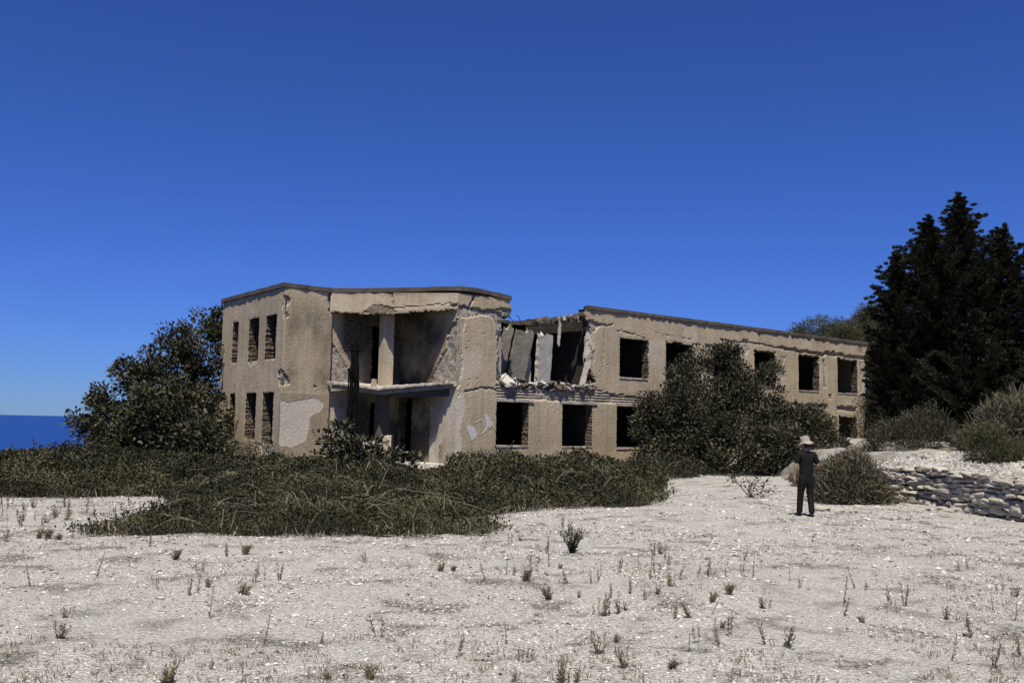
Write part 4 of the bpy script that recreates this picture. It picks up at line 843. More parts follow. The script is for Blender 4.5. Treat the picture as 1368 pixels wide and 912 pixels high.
# ------------------------------------------------------------ bramble thickets
def thicket(label, poly, hfun, dens, seed, ll=.075, lw=.05):
    rg = np.random.default_rng(seed); pa = np.array(poly); lo = pa.min(0); hi = pa.max(0); A_ = np.prod(hi - lo)
    t = empty('bramble_thicket', (float(pa[:, 0].mean()), float(pa[:, 1].mean()), 0)); tag(t, label, 'brambles', 'bramble thickets before the ruin')
    t['kind'] = 'stuff'
    def H(x, y):
        e = np.full(x.shape, 1e9)
        for (x0, y0), (x1, y1) in zip(poly, poly[1:] + poly[:1]):
            dx, dy = x1 - x0, y1 - y0; k = np.clip(((x - x0) * dx + (y - y0) * dy) / (dx * dx + dy * dy + 1e-9), 0, 1); e = np.minimum(e, np.hypot(x - x0 - k * dx, y - y0 - k * dy))
        ed = np.clip(e / 1.1, 0, 1) ** .6
        n1 = fbm(x * .75, y * .75, seed, 3); n2 = fbm(x * 2.6, y * 2.6, seed + 9, 2)
        n3 = fbm(x * .33, y * .33, seed + 4, 2)
        fs = 1 - .88 * np.exp(-((x + .087 * y) / 1.0) ** 2) * np.clip((y - 26) / 6, 0, 1)      # trodden way to the steps
        return fs * hfun(x, y) * np.clip(.05 + 1.25 * n1 + .6 * (n2 - .5) + .9 * (n3 - .5), .12, 1.5) * ed + .02, e
    # twiggy inside
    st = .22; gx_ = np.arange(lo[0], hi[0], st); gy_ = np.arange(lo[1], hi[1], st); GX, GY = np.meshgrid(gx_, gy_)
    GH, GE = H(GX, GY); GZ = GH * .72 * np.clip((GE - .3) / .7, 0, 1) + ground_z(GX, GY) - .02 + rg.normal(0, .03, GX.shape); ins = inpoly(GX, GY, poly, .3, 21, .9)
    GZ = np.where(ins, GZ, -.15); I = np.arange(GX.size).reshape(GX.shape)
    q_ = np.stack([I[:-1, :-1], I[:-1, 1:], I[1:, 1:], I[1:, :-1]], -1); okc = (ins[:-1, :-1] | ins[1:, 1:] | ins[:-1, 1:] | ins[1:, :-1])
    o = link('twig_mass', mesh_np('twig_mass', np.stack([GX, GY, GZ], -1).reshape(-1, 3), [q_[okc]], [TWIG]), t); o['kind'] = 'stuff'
    n = int(A_ * dens); x = rg.uniform(lo[0], hi[0], n); y = rg.uniform(lo[1], hi[1], n)
    k = inpoly(x, y, poly, .35, 21, .9) & (rg.random(n) < np.clip((26 / y) ** 1.6, .25, 1.6) / 1.6); x, y = x[k], y[k]; n = len(x); x = x + rg.normal(0, .16, n); y = y + rg.normal(0, .16, n)
    # extra leaves on the outer flank, down to the ground
    per = []
    for (xa, ya), (xb, yb) in zip(poly, poly[1:] + poly[:1]):
        if min(ya, yb) > 34: continue
        L = math.hypot(xb - xa, yb - ya); m_ = int(L * dens * .55); tt_ = rg.random(m_)[:, None]; per.append(np.array([xa, ya]) * (1 - tt_) + np.array([xb, yb]) * tt_ + rg.normal(0, 1, (m_, 2)) * np.where(rg.random((m_, 1)) < .25, .6, .28))
    per = np.concatenate(per); per = per[inpoly(per[:, 0], per[:, 1], poly, .8, 22, 1.3)]
    flank = np.concatenate([np.zeros(n), np.ones(len(per))]); x = np.concatenate([x, per[:, 0]]); y = np.concatenate([y, per[:, 1]]); n = len(x)
    h = H(x, y)[0] + .12 * flank; z = ground_z(x, y) + h * np.where(flank > 0, rg.uniform(.02, 1, n), 1) * np.clip(1 - np.abs(rg.normal(0, .2, n)), .1, 1.1) + rg.exponential(.03, n)
    g1 = H(x + .15, y)[0] - H(x - .15, y)[0]; g2 = H(x, y + .15)[0] - H(x, y - .15)[0]
    nr = unit(np.stack([-g1 / .3, -g2 / .3, np.ones(n)], -1)); P = np.stack([x, y, z], -1)
    sc = np.clip(y / 24, .75, 1.5)
    T = rg.normal(0, .8, (n, 3)) + nr * .6 + np.array([0, 0, .2]); tn = np.clip(fbm(x * 1.1, y * 1.1, seed + 30, 3) * 1.9 - .65, 0, .7) + rg.uniform(0, .5, n) ** 1.2
    s = rg.uniform(.6, 1.3, n) * sc
    o = link('leaves', leafmesh('leaves', P, T, nr + rg.normal(0, .6, (n, 3)), ll * s, lw * s, tn, BRAM), t); o['kind'] = 'stuff'
    # loose upright shoots and dry grass that break the top and the rim
    ns_ = int(len(x) / 260); pk = rg.choice(len(x), ns_); Ps, Ts, ls, ws, tt = [], [], [], [], []
    for i in pk:
        hh = rg.uniform(.1, .38); az = rg.uniform(0, 6.28); tipd = np.array([math.cos(az) * .5, math.sin(az) * .5, 1.]); b_ = np.array([x[i], y[i], z[i] - .05]); m_ = int(rg.integers(7, 15)); ff = rg.random(m_)
        Ps.append(b_ + ff[:, None] * hh * tipd); Ts.append(rg.normal(0, .7, (m_, 3)) + tipd); ls.append(np.full(m_, ll * 1.05)); ws.append(np.full(m_, lw * .8)); tt.append(rg.uniform(.1, .9, m_))
        Ps.append(b_[None]); Ts.append(tipd[None]); ls.append(np.array([hh])); ws.append(np.array([.007])); tt.append(np.array([.8]))
    Ps = np.concatenate(Ps); o = link('shoots', leafmesh('shoots', Ps, np.concatenate(Ts), rg.normal(0, 1, Ps.shape), np.concatenate(ls), np.concatenate(ws), np.concatenate(tt), BRAM), t); o['kind'] = 'stuff'
    gr = per[rg.choice(len(per), min(len(per), 2600))] + rg.normal(0, .14, (min(len(per), 2600), 2)); m_ = len(gr); P_ = np.c_[gr, ground_z(gr[:, 0], gr[:, 1])]
    o = link('dry_grass', leafmesh('dry_grass', P_, rg.normal(0, .35, (m_, 3)) + np.array([0, 0, 1.]), rg.normal(0, 1, (m_, 3)), rg.uniform(.08, .3, m_), np.full(m_, .009), rg.random(m_), DRY), t); o['kind'] = 'stuff'
    # arching bare canes and upright shoots
    mb = MB(); nc = int(pa.shape[0] * 11)
    cnt = 0
    while cnt < nc:
        x0, y0 = rg.uniform(lo, hi)
        if not inpoly(np.array([x0]), np.array([y0]), poly)[0]: continue
        cnt += 1; az = rg.uniform(0, 6.28); L = rg.uniform(.5, 1.5); tt_ = np.linspace(0, 1, 8)
        px = x0 + math.cos(az) * L * tt_; py = y0 + math.sin(az) * L * tt_; hz = H(px, py)[0] * .95 + .02 + np.sin(tt_ * 3.1) * rg.uniform(.02, .22)
        mb.tube(np.stack([px, py, hz], -1), np.linspace(.008, .003, 8), 3)
    o = link('canes', mb.mesh('canes', [CANE]), t); o['kind'] = 'stuff'
TWIG = mat_simple('olive_twig_mass', (.035, .032, .018), (.02, .019, .011), 5)  # dark olive of the dense inner twigs
CANE = mat_simple('dead_cane', (.24, .21, .155), (.13, .11, .08), 5, bump=0)
thicket('dark bramble thicket along the back, between the left gravel and the ruin', TH_BACK, lambda x, y: np.where(x < -9, np.clip(.98 - .035 * (y - 24), .4, 1.0), .58), 1150, 801)
thicket('low bramble patch spreading forward onto the gravel at left centre', TH_FRONT, lambda x, y: .42 + .03 * (y - 16), 1500, 802, .06, .042)
thicket('bramble thicket below the lower windows of the right wing', TH_RIGHT, lambda x, y: .82 - .0 * y, 800, 803)

# ------------------------------------------------------------ dry-stone wall
SW = empty('stone_wall', (11.4, 24, 0)); tag(SW, 'low dry-stone retaining wall of flat grey stones at the right', 'wall')
seg = np.hypot(*np.diff(WALLP, axis=0).T); cum = np.concatenate([[0], np.cumsum(seg)]); LW = cum[-1]
def onwall(s): return np.array([np.interp(s, cum, WALLP[:, 0]), np.interp(s, cum, WALLP[:, 1])])
SB = [blob_mesh('stone', 900 + i, (STN, STN2, STN, STN3, STN)[i % 5], flat=1, jit=.12) for i in range(10)]
rg = np.random.default_rng(91)
mb = MB(); ss = np.linspace(0, LW, 40); 
fr = np.array([onwall(s) for s in ss]); tgd = unit(np.gradient(fr, axis=0)); nrm = np.stack([-tgd[:, 1], tgd[:, 0]], -1); nrm = np.where(nrm[:, :1] > 0, -nrm, nrm)   # towards -x
f0 = fr - nrm * .12; f1 = fr - nrm * .6
V = np.concatenate([np.c_[f0, np.full(40, -.3)], np.c_[f0, np.full(40, .9)], np.c_[f1, np.full(40, .9)]]); i_ = np.arange(39)
link('earth_core', mesh_np('earth_core', V, [np.concatenate([np.stack([i_, i_ + 1, i_ + 41, i_ + 40], -1), np.stack([i_ + 40, i_ + 41, i_ + 81, i_ + 80], -1)])], [mat_simple('dry_earth', (.24, .205, .155), (.15, .13, .1), 5)]), SW)
z = -.04; row = 0; nst_ = 0
while z < .98:
    hrow = rg.uniform(.06, .125); s = rg.uniform(-.2, 0)
    while s < LW and nst_ < 295:
        w = rg.uniform(.14, .52) * (1.25 if hrow > .15 else 1); hh = hrow * rg.uniform(.8, 1.25)
        p = onwall(min(max(s + w / 2, 0), LW)); j = int(np.clip(np.searchsorted(ss, s + w / 2), 0, 39))
        o = link('stone', SB[rg.integers(10)], SW, False); nst_ += 1
        dep = rg.uniform(.26, .36); inset = rg.uniform(-.03, .07) + z * .08
        zc = z + hrow / 2 + rg.normal(0, .015) + .05 * math.sin(s * 1.1 + row)
        o.location = Vector((p[0] - nrm[j, 0] * (inset + .05), p[1] - nrm[j, 1] * (inset + .05), zc)) - SW.location
        o.rotation_euler = (rg.normal(0, .06), rg.normal(0, .08), math.atan2(tgd[j, 1], tgd[j, 0]) + rg.normal(0, .1)); o.scale = (w * 1.13, dep, hh * 1.16)
        s += w
    z += hrow; row += 1
# squared end of the wall
for i in range(10):
    o = link('stone', SB[rg.integers(10)], SW, False); o.location = Vector((10.62 + .16 * (i % 2), 28.25, .08 + .095 * i)) - SW.location; o.scale = (.42, .4, .14); o.rotation_euler = (0, 0, rg.uniform(-.3, .3))

# ------------------------------------------------------------ loose stones
LS = [blob_mesh('loose_stone', 950 + i, (STN2, CONW, STN)[i % 3], flat=.6, jit=.14) for i in range(6)]
spots = [(7.67, 23.76, .3), (7.85, 23.19, .26), (8.3, 23.4, .18), (8.85, 21.89, .2), (11.0, 24.26, .24), (11.0, 25.0, .2), (10.9, 24.6, .26), (8.59, 21.7, .18), (8.94, 25.0, .2), (7.34, 26.91, .3), (10.52, 24.41, .24), (9.26, 22.19, .16), (6.9, 26.4, .22), (6.2, 27.2, .2)]
for x, y, s in spots:
    o = link('loose_stone', LS[random.randrange(6)]); o.location = (x, y, s * .14); o.scale = (s * 1.3, s, s * .75); o.rotation_euler = (0, 0, random.uniform(0, 6))
    tag(o, 'loose pale stone lying on the gravel between the man and the stone wall', 'stone', 'loose stones near the man')
rg = np.random.default_rng(92)
for i in range(46):
    y = rg.uniform(24, 33); x = float(wallx(y)) + rg.uniform(.6, 5.5); s = rg.uniform(.1, .3)
    o = link('loose_stone', LS[rg.integers(6)]); o.location = (x, y, float(bank_z(np.array(x), np.array(y))) + s * .1); o.scale = (s * 1.3, s, s * .8); o.rotation_euler = tuple(rg.uniform(-.4, .4, 2)) + (rg.uniform(0, 6),)
    tag(o, 'pale rubble stone on the bank above the stone wall', 'stone', 'rubble stones on the bank')
o = link('loose_stone', LS[2]); o.location = (-.22, 8.15, .02); o.scale = (.1, .09, .08); tag(o, 'single dark round stone in the foreground gravel', 'stone')

# gravel chips lying loose: nobody could count them
n = 170000; d = np.exp(RNG.uniform(math.log(6.2), math.log(34), n)); d = d ** 1.0
px = RNG.uniform(-.60, .60, n); gxp = px * d; gyp = d
k = patch_field(gxp, gyp) < .5; k &= gxp < wallx(gyp) - .1; k &= gyp < 38
gxp, gyp = gxp[k], gyp[k]; n = len(gxp)
den = fbm(gxp * 1.1, gyp * 1.1, 8, 3); k = RNG.random(n) < np.clip((den - .25) * 2.2, .12, 1); gxp, gyp = gxp[k], gyp[k]; n = len(gxp)
sz = np.clip(RNG.lognormal(math.log(.0062), .5, n), .003, .028) * np.clip(gyp / 9, .9, 1.9)
oc = np.array([(1, 0, 0), (-1, 0, 0), (0, 1, 0), (0, -1, 0), (0, 0, 1), (0, 0, -1)], float); of = np.array([(0, 2, 4), (2, 1, 4), (1, 3, 4), (3, 0, 4), (2, 0, 5), (1, 2, 5), (3, 1, 5), (0, 3, 5)])
th = RNG.uniform(0, 6.28, n); sx = sz * RNG.uniform(.8, 1.6, n); sy = sz * RNG.uniform(.6, 1.1, n); szz = sz * RNG.uniform(.35, .8, n)
L_ = oc[None] * np.stack([sx, sy, szz], -1)[:, None] + RNG.normal(0, .22, (n, 6, 3)) * sz[:, None, None]
ca, sa = np.cos(th)[:, None], np.sin(th)[:, None]; Vx = L_[..., 0] * ca - L_[..., 1] * sa + gxp[:, None]; Vy = L_[..., 0] * sa + L_[..., 1] * ca + gyp[:, None]
Vz = L_[..., 2] + (ground_z(gxp, gyp) + szz * .35)[:, None]
V = np.stack([Vx, Vy, Vz], -1).reshape(-1, 3); F = (np.arange(n)[:, None, None] * 6 + of[None]).reshape(-1, 3)
o = link('gravel_chips', mesh_np('gravel_chips', V, [F], [PEB], tint=np.repeat(np.clip(RNG.normal(.5, .42, n), 0, 1), 6)))
tag(o, 'loose pale limestone chips strewn over the open ground', 'gravel', kind='stuff')
# chips on the bank
n = 14000; gyp = RNG.uniform(20, 33, n); gxp = wallx(gyp) + .3 + RNG.uniform(0, 7, n); sz = np.clip(RNG.lognormal(math.log(.024), .5, n), .01, .07)
L_ = oc[None] * sz[:, None, None] * RNG.uniform(.5, 1.3, (n, 1, 3)) + RNG.normal(0, .2, (n, 6, 3)) * sz[:, None, None]
V = (L_ + np.stack([gxp, gyp, bank_z(gxp, gyp)], -1)[:, None]).reshape(-1, 3); F = (np.arange(n)[:, None, None] * 6 + of[None]).reshape(-1, 3)
o = link('bank_rubble', mesh_np('bank_rubble', V, [F], [PEB], tint=np.repeat(np.clip(RNG.normal(.5, .3, n), 0, 1), 6))); tag(o, 'small pale rubble covering the bank above the stone wall', 'rubble', kind='stuff')

# ------------------------------------------------------------ charred post in front of the porch
pb = np.array([-6.25, 38.4, 0]); t = empty('charred_post', pb); tag(t, 'blackened double post with a short crossbar in front of the porch', 'post')
rg = np.random.default_rng(5)
for dx, h, r in ((-.15, 5.0, .10), (.14, 5.15, .11), (-.02, 4.1, .07), (-.28, 4.0, .03)):
    zz = np.linspace(-.2, h, 16); pts = np.stack([pb[0] + dx + rg.normal(0, .018, 16) - .02 * zz * np.sign(dx), pb[1] + rg.normal(0, .02, 16), zz], -1); mb = MB(); mb.tube(pts, r * rg.uniform(.65, 1.25, 16), 7); link('pole', mb.mesh('pole', [CHAR]), t)
mb = MB(); mb.tube([(pb[0] - .42, pb[1] - .08, 4.72), (pb[0], pb[1] - .1, 4.75), (pb[0] + .42, pb[1] - .08, 4.74)], .025, 5); link('crossbar', mb.mesh('crossbar', [CHAR]), t)
mb = MB(); mb.tube([(pb[0] - .17, pb[1] - .05, 4.98), (pb[0] + .16, pb[1] - .05, 4.98)], .03, 5); mb.tube([(pb[0] - .25, pb[1] - .05, 4.0), (pb[0] + .2, pb[1] - .08, 4.02)], .03, 5); link('strut', mb.mesh('strut', [CHAR]), t)

# ------------------------------------------------------------ weeds on the gravel
TUFTS = [(-7.63,14.87),(-7.23,15.42),(-7.02,15.35),(-7.39,15.39),(-5.48,11.26),(-4.9,11.69),(-4.28,9.59),(-3.97,8.78),(-2.3,7.73),(-2.5,7.33),(-4.54,13.43),(-5.35,14.64),(-3.97,13.89),(-3.75,14.06),(-3.93,11.03),(-3.48,10.77),(-3.43,11.26),(-3.41,10.93),(-2.95,10.91),(-3.82,12.21),(-2.92,11.85),(-2.76,11.87),(-3.02,11.65),(-2.94,9.66),(-2.08,8.56),(-1.62,8.65),(-1.32,7.44),(-1.88,9.3),(-9.31,18.19),(-8.81,17.6),(-8.74,18.07),(-8.53,18.35),(-8.22,18.18),(-8.04,18.95),(-6.9,15.47),(-1.97,13.44),(-1.14,8.94),(-1.02,7.45),(-0.36,16.97),(0.03,18.03),(0.03,15.82),(1.04,18.79),(0.22,16.42),(0.98,14.97),(0.58,14.85),(-0.26,12.09),(-0.03,12.57),(0.07,12.58),(0.23,12.15),(0.35,13.08),(0.6,13.57),(0.72,13.47),(0.75,12.12),(0.49,10.99),(1.05,12.16),(1.15,12.36),(1.23,12.77),(1.48,13.13),(1.82,13.62),(2.22,14.96),(2.39,15.27),(2.32,13.93),(2.31,14.3),(0.82,11.11),(1.18,11.15),(0.9,10.25),(0.98,10.2),(1.08,10.27),(1.2,10.42),(1.28,10.57),(1.44,11.42),(1.58,11.12),(1.82,12.75),(1.96,12.77),(2.03,12.38),(2.03,12.19),(2.24,12.7),(-0.89,12.92),(-0.71,12.98),(0.01,8.8),(0.19,8.09),(0.08,7.53),(0.12,8.09),(-0.38,8.26),(0.55,7.57),(0.49,7.56),(0.97,8.84),(0.81,8.4),(0.97,7.96),(1.33,7.95),(1.73,10.08),(1.74,11.45),(0.42,7.56),(3.52,14.61),(2.57,13.27),(2.65,13.0),(2.86,12.88),(2.66,11.73),(3.12,13.13),(3.23,12.93),(3.67,12.68),(3.67,12.3),(4.35,12.2),(4.44,12.12),(2.83,10.88),(2.91,10.89),(2.31,11.12),(2.15,10.38),(1.89,10.16),(3.81,11.06),(3.57,10.42),(3.62,10.02),(4.39,11.2),(4.08,10.59),(4.23,10.6),(4.49,11.13),(4.6,10.31),(5.32,10.79),(6.1,11.79),(6.47,14.02),(6.65,14.12),(4.47,9.47),(3.82,8.4),(4.04,8.2),(4.51,8.67),(5.29,10.25),(2.1,9.63),(2.11,9.25),(1.73,8.9),(1.57,8.51),(2.33,8.86),(2.38,8.77),(2.5,8.78),(1.9,8.77),(5.99,11.95)]
def weedmesh(name, seed, nst, h, spread, mt, leaf=.035, per=26):
    rg = np.random.default_rng(seed); P, T, l, w, t = [], [], [], [], []
    for i in range(nst):
        az = rg.uniform(0, 6.28); ln = rg.uniform(.05, spread); hh = h * rg.uniform(.5, 1); b = np.array([math.cos(az), math.sin(az), 0])
        base = b * rg.uniform(0, .03); tip = b * ln * hh + np.array([0, 0, hh])
        for k in range(4):       # stem segments
            P.append(base + tip * k / 4); T.append(tip); l.append(hh / 4 * 1.15); w.append(.007); t.append(rg.uniform(.3, .8))
        for k in range(per):
            f = rg.uniform(.0, 1) ** 1.2; d = unit(rg.normal(0, 1, 3)); P.append(base + tip * f); T.append(d * .6 + np.array([0, 0, .7])); l.append(leaf * rg.uniform(.5, 1.3)); w.append(leaf * .18); t.append(rg.uniform(0, 1) * (.6 + .4 * f))
    P, T = np.array(P), np.array(T)
    return leafmesh(name, P, T, rg.normal(0, 1, P.shape), np.array(l), np.array(w), np.array(t), mt)
WV = [weedmesh('weed', 40, 3, .2, .16, WEED), weedmesh('weed', 41, 2, .26, .08, WEED), weedmesh('weed', 42, 6, .15, .45, WEED), weedmesh('weed', 43, 2, .22, .12, WEED, .03, 34), weedmesh('weed', 44, 8, .11, .8, WEED), weedmesh('weed', 45, 1, .25, .05, WEED, .03, 44)]
SPEC = {(-1.14, 8.94): ('tall forked dry weed in the foreground left of centre', 1, 1.5), (0.98, 14.97): ('largest green weed clump standing alone on the gravel', 9, 1), (-5.48, 11.26): ('upright leafy weed stalk alone on the gravel at far left', 5, 1.2),
        (-4.28, 9.59): ('rounded greenish weed clump in the left foreground', 2, .9), (-3.97, 8.78): ('spreading spiky weed, nearest of two clumps in the left foreground', 2, 1.1), (-2.3, 7.73): ('stubby weed tuft near the bottom edge, left foreground', 3, .7), (4.04, 8.2): ('bushy dry weed in the right foreground', 0, 1.1), (5.32, 10.79): ('single dark weed stalk at the right, upright and slim', 5, 1.0), (0.03, 15.82): ('slim weed right at the tip of the bramble patch', 1, 1.2)}
BIGW = weedmesh('weed', 46, 22, .36, .95, FIG, .06, 30)
rg = np.random.default_rng(47)
for i, (x, y) in enumerate(TUFTS):
    sp = SPEC.get((x, y)); v = rg.integers(6)
    me = WV[v]; s = rg.uniform(.6, 1.35) * (1.25 if y > 13 else 1.05)
    if sp: me = BIGW if sp[1] == 9 else WV[sp[1]]; s = sp[2]
    o = link('weed', me); o.location = (x, y, float(ground_z(np.array(x), np.array(y))) - .005); o.rotation_euler = (rg.normal(0, .15), rg.normal(0, .15), rg.uniform(0, 6.28)); o.scale = (s * rg.uniform(.8, 1.3), s, s * rg.uniform(.8, 1.25))
    if sp: tag(o, sp[0], 'weed', 'weeds on the gravel')
    else:
        ratio = x / y
        side = 'at the far left' if ratio < -.36 else 'left of centre' if ratio < -.16 else 'just left of the middle' if ratio < 0 else 'just right of the middle' if ratio < .16 else 'right of centre' if ratio < .36 else 'at the far right'
        depth = 'close to the bottom edge' if y < 8.6 else 'on the near gravel' if y < 10.7 else 'on the mid gravel' if y < 13.2 else 'on the far gravel'
        kind_ = ('three-stemmed upright', 'tall two-stemmed', 'low bushy', 'short two-stemmed', 'flat spreading', 'single-stalked')[v]
        tag(o, f'{kind_} dry weed {depth}, {side}', 'weed', 'weeds on the gravel')
for i in range(34):     # low growth at the far left strip of gravel
    x = rg.uniform(-11.5, -7.6); y = rg.uniform(16.5, 21.5); o = link('weed', WV[rg.integers(4)]); s = rg.uniform(.9, 1.7); o.location = (x, y, 0); o.scale = (s, s, s); o.rotation_euler = (0, 0, rg.uniform(0, 6))
    tag(o, 'taller weed on the strip of gravel between the two left bramble patches', 'weed', 'weeds on the left gravel strip')
# thin dry grass stubble in drifts: nobody could count it
n = 5200; yy = np.exp(RNG.uniform(math.log(6.6), math.log(24), n)); xx = yy * RNG.uniform(-.58, .6, n)
k = (fbm(xx * .5, yy * .5, 61, 3) > .5) & (patch_field(xx, yy) < .5) & (xx < wallx(yy) - .2); xx, yy = xx[k], yy[k]; n = len(xx); rp = 5
P = np.repeat(np.c_[xx, yy, ground_z(xx, yy)], rp, 0) + RNG.normal(0, .025, (n * rp, 3)) * np.array([1, 1, 0])
o = link('dry_grass', leafmesh('dry_grass', P, RNG.normal(0, .5, P.shape) + np.array([0, 0, .8]), RNG.normal(0, 1, P.shape), RNG.uniform(.02, .075, len(P)), np.full(len(P), .006), RNG.random(len(P)), WEED)); tag(o, 'thin dry grass stubble in drifts over the open gravel', 'grass', kind='stuff')
# small leafy shoots left of the man
tree('shrub_seedling', 'bare-branched leafy seedling on the ground left of the man', 'plant', (6.9, 27.6, 0), [(6.6, 27.6, .45, .5, .35, .35), (7.2, 27.5, .4, .3, .3, .45)], 26, 8, .1, .1, .055, FIG2, 531, 10, .014, keep=None)

# ------------------------------------------------------------ the man
def mat_flat(name, c, rough=.8, spec=.2):
    mt, n, b = newmat(name); k = N(n); nn = k.noise(30, 4, .6, k.obj())
    k.l(k.mix(k.ramp(nn, [(.35, (0,) * 3), (.7, (1,) * 3)]), c, tuple(x * .7 for x in c)), b.inputs['Base Color']); b.inputs['Roughness'].default_value = rough; b.inputs['Specular IOR Level'].default_value = spec
    return mt
SKIN = mat_flat('skin', (.36, .22, .15), .55, .3); SHIRT = mat_flat('black_cotton', (.006, .006, .0055)); TROU = mat_flat('charcoal_cotton', (.008, .008, .0075)); SHOE = mat_flat('black_leather', (.012, .012, .012), .5); HATM = mat_flat('beige_canvas', (.32, .285, .22)); HAIR = mat_flat('dark_hair', (.02, .016, .012)); EYE = mat_flat('eye', (.03, .02, .015), .2)
MAN = empty('person', (6.69, 21.93, 0)); MAN.rotation_euler = (0, 0, R(6))
tag(MAN, 'person in black shirt, dark trousers and beige bucket hat, seen from behind', 'person')
def skin(name, verts, edges, mt, parent, root=0, sub=2):
    me = bpy.data.meshes.new(name); me.from_pydata([v[0] for v in verts], edges, []); me.materials.append(mt)
    o = link(name, me, parent, False)
    md = o.modifiers.new('skin', 'SKIN'); md.use_smooth_shade = True
    for i, v in enumerate(verts):
        r = v[1]; sv = me.skin_vertices[0].data[i]; sv.radius = r if isinstance(r, tuple) else (r, r); sv.use_root = (i == root)
    s = o.modifiers.new('sub', 'SUBSURF'); s.levels = sub; s.render_levels = sub
    return o
vb = [((0, 0, .95), (.14, .10)), ((0, .0, 1.10), (.135, .09)), ((0, .0, 1.28), (.155, .105)), ((0, -.01, 1.42), (.13, .085)), ((0, 0, 1.51), .052), ((0, .015, 1.575), (.06, .066)), ((0, .025, 1.645), (.076, .09)), ((0, .02, 1.72), (.062, .075)),
      ((-.185, -.01, 1.415), .056), ((-.245, -.03, 1.16), .041), ((-.262, .02, .93), .029), ((-.265, .035, .865), (.022, .04)),
      ((.185, -.01, 1.415), .056), ((.27, -.04, 1.16), .041), ((.17, .17, 1.08), .029), ((.12, .225, 1.1), (.03, .03)),
      ((-.09, 0, .86), .085), ((-.105, .07, .49), .056), ((-.11, .12, .10), .04), ((-.12, .24, .045), (.035, .03)),
      ((.09, 0, .86), .085), ((.10, .03, .49), .056), ((.11, -.05, .10), .04), ((.125, .08, .045), (.035, .03)),
      ((0, .128, 1.635), .013), ((-.083, .02, 1.64), .014), ((.083, .02, 1.64), .014)]
eb = [(0, 1), (1, 2), (2, 3), (3, 4), (4, 5), (5, 6), (6, 7), (3, 8), (8, 9), (9, 10), (10, 11), (3, 12), (12, 13), (13, 14), (14, 15), (0, 16), (16, 17), (17, 18), (18, 19), (0, 20), (20, 21), (21, 22), (22, 23), (6, 24), (6, 25), (6, 26)]
for root_, c, sgn, fl in ((11, np.array([-.265, .035, .865]), -1, 1), (15, np.array([.12, .225, 1.1]), 1, 0)):
    for k, (off, ln) in enumerate(((-.03, .062), (-.01, .075), (.01, .08), (.03, .072))):
        if fl: a = c + np.array([0, off, -.035]); pts_ = [a, a + np.array([.006, .004, -ln * .5]), a + np.array([.022, .008, -ln])]
        else: a = c + np.array([-.03, .01, off * .7]); pts_ = [a, a + np.array([-ln * .5, .01, 0]), a + np.array([-ln * .75, -.02, 0])]
        pr = root_
        for p_ in pts_: vb.append((tuple(p_), .0085)); eb.append((pr, len(vb) - 1)); pr = len(vb) - 1
    if fl: pts_ = [c + np.array([.012, .045, .01]), c + np.array([.02, .065, -.03]), c + np.array([.026, .066, -.06])]
    else: pts_ = [c + np.array([-.005, -.01, .035]), c + np.array([-.03, -.02, .05]), c + np.array([-.055, -.02, .045])]
    pr = root_
    for p_ in pts_: vb.append((tuple(p_), .0095)); eb.append((pr, len(vb) - 1)); pr = len(vb) - 1
skin('body', vb, eb, SKIN, MAN)
skin('shirt', [((0, 0, .86), (.172, .128)), ((0, 0, .96), (.17, .125)), ((0, 0, 1.10), (.168, .12)), ((0, 0, 1.27), (.182, .13)), ((0, -.01, 1.40), (.165, .11)), ((0, 0, 1.475), (.085, .075)), ((-.18, -.01, 1.405), .082), ((-.222, -.02, 1.28), .07), ((-.238, -.027, 1.19), .066), ((.18, -.01, 1.405), .082), ((.228, -.022, 1.28), .07), ((.258, -.034, 1.19), .066)],
     [(0, 1), (1, 2), (2, 3), (3, 4), (4, 5), (4, 6), (6, 7), (7, 8), (4, 9), (9, 10), (10, 11)], SHIRT, MAN)
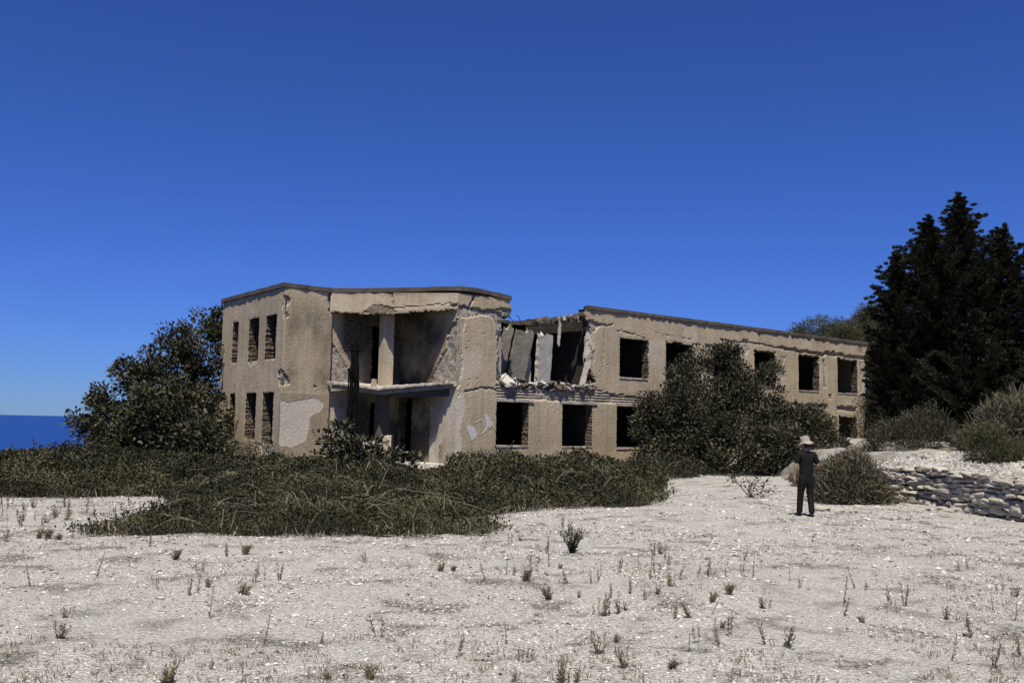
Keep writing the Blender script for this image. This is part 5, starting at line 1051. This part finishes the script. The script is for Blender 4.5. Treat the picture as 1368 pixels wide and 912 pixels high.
skin('trousers', [((0, 0, 1.05), (.15, .11)), ((0, -.01, .92), (.165, .125)), ((-.092, 0, .80), (.1, .115)), ((-.104, .045, .62), (.083, .09)), ((-.107, .07, .48), (.076, .08)), ((-.11, .10, .26), (.07, .074)), ((-.112, .115, .08), (.072, .074)), ((.092, 0, .80), (.1, .115)), ((.099, .02, .62), (.083, .09)), ((.102, .02, .48), (.076, .08)), ((.107, -.02, .26), (.07, .074)), ((.11, -.05, .08), (.072, .074))],
     [(0, 1), (1, 2), (2, 3), (3, 4), (4, 5), (5, 6), (1, 7), (7, 8), (8, 9), (9, 10), (10, 11)], TROU, MAN)
for cx, cy in ((-.115, .12), (.115, -.05)):
    skin('shoe', [((cx, cy - .05, .05), (.045, .05)), ((cx, cy + .05, .05), (.048, .05)), ((cx - .005, cy + .13, .04), (.052, .038)), ((cx - .008, cy + .2, .03), (.042, .026))], [(0, 1), (1, 2), (2, 3)], SHOE, MAN)
skin('hair', [((0, -.03, 1.545), (.056, .045)), ((0, -.035, 1.59), (.064, .052)), ((0, -.03, 1.64), (.074, .062)), ((0, -.015, 1.70), (.07, .07))], [(0, 1), (1, 2), (2, 3)], HAIR, MAN)
for sx in (-1, 1):
    mb = MB(); v, f = box_vf((sx * .03, .11, 1.65), (.02, .012, .012)); mb.add(v, f); link('eye', mb.mesh('eye', [EYE]), MAN, False)
mb = MB(); mb.box((0, .108, 1.592), (.045, .01, .008)); link('mouth', mb.mesh('mouth', [EYE]), MAN, False)
# bucket hat: crown, band seam and a floppy brim
prof = [(.0, .135), (.05, .134), (.085, .124), (.1, .1), (.105, .06), (.11, .02), (.113, .0), (.15, -.028), (.185, -.05), (.18, -.056), (.145, -.034), (.108, -.006), (.1, .05)]
ns = 28; V = []
for (r, z) in prof:
    for k in range(ns):
        a = k / ns * 6.2832; fl = max(0, (r - .113) / .07) if z < 0 else 0
        V.append((r * math.cos(a) * .98, r * math.sin(a) * 1.08, z + fl * (.022 * math.sin(2 * a + .8) + .01 * math.sin(5 * a)) + (.008 * math.sin(3 * a) if r > .07 and z > .05 else 0)))
F = [[i * ns + k, i * ns + (k + 1) % ns, (i + 1) * ns + (k + 1) % ns, (i + 1) * ns + k] for i in range(len(prof) - 1) for k in range(ns)]
h = link('hat', mesh_np('hat', np.array(V), [np.array(F)], [HATM], smooth=True), MAN, False); h.location = (-.008, .012, 1.69); h.rotation_euler = (R(-8), R(-11), 0)
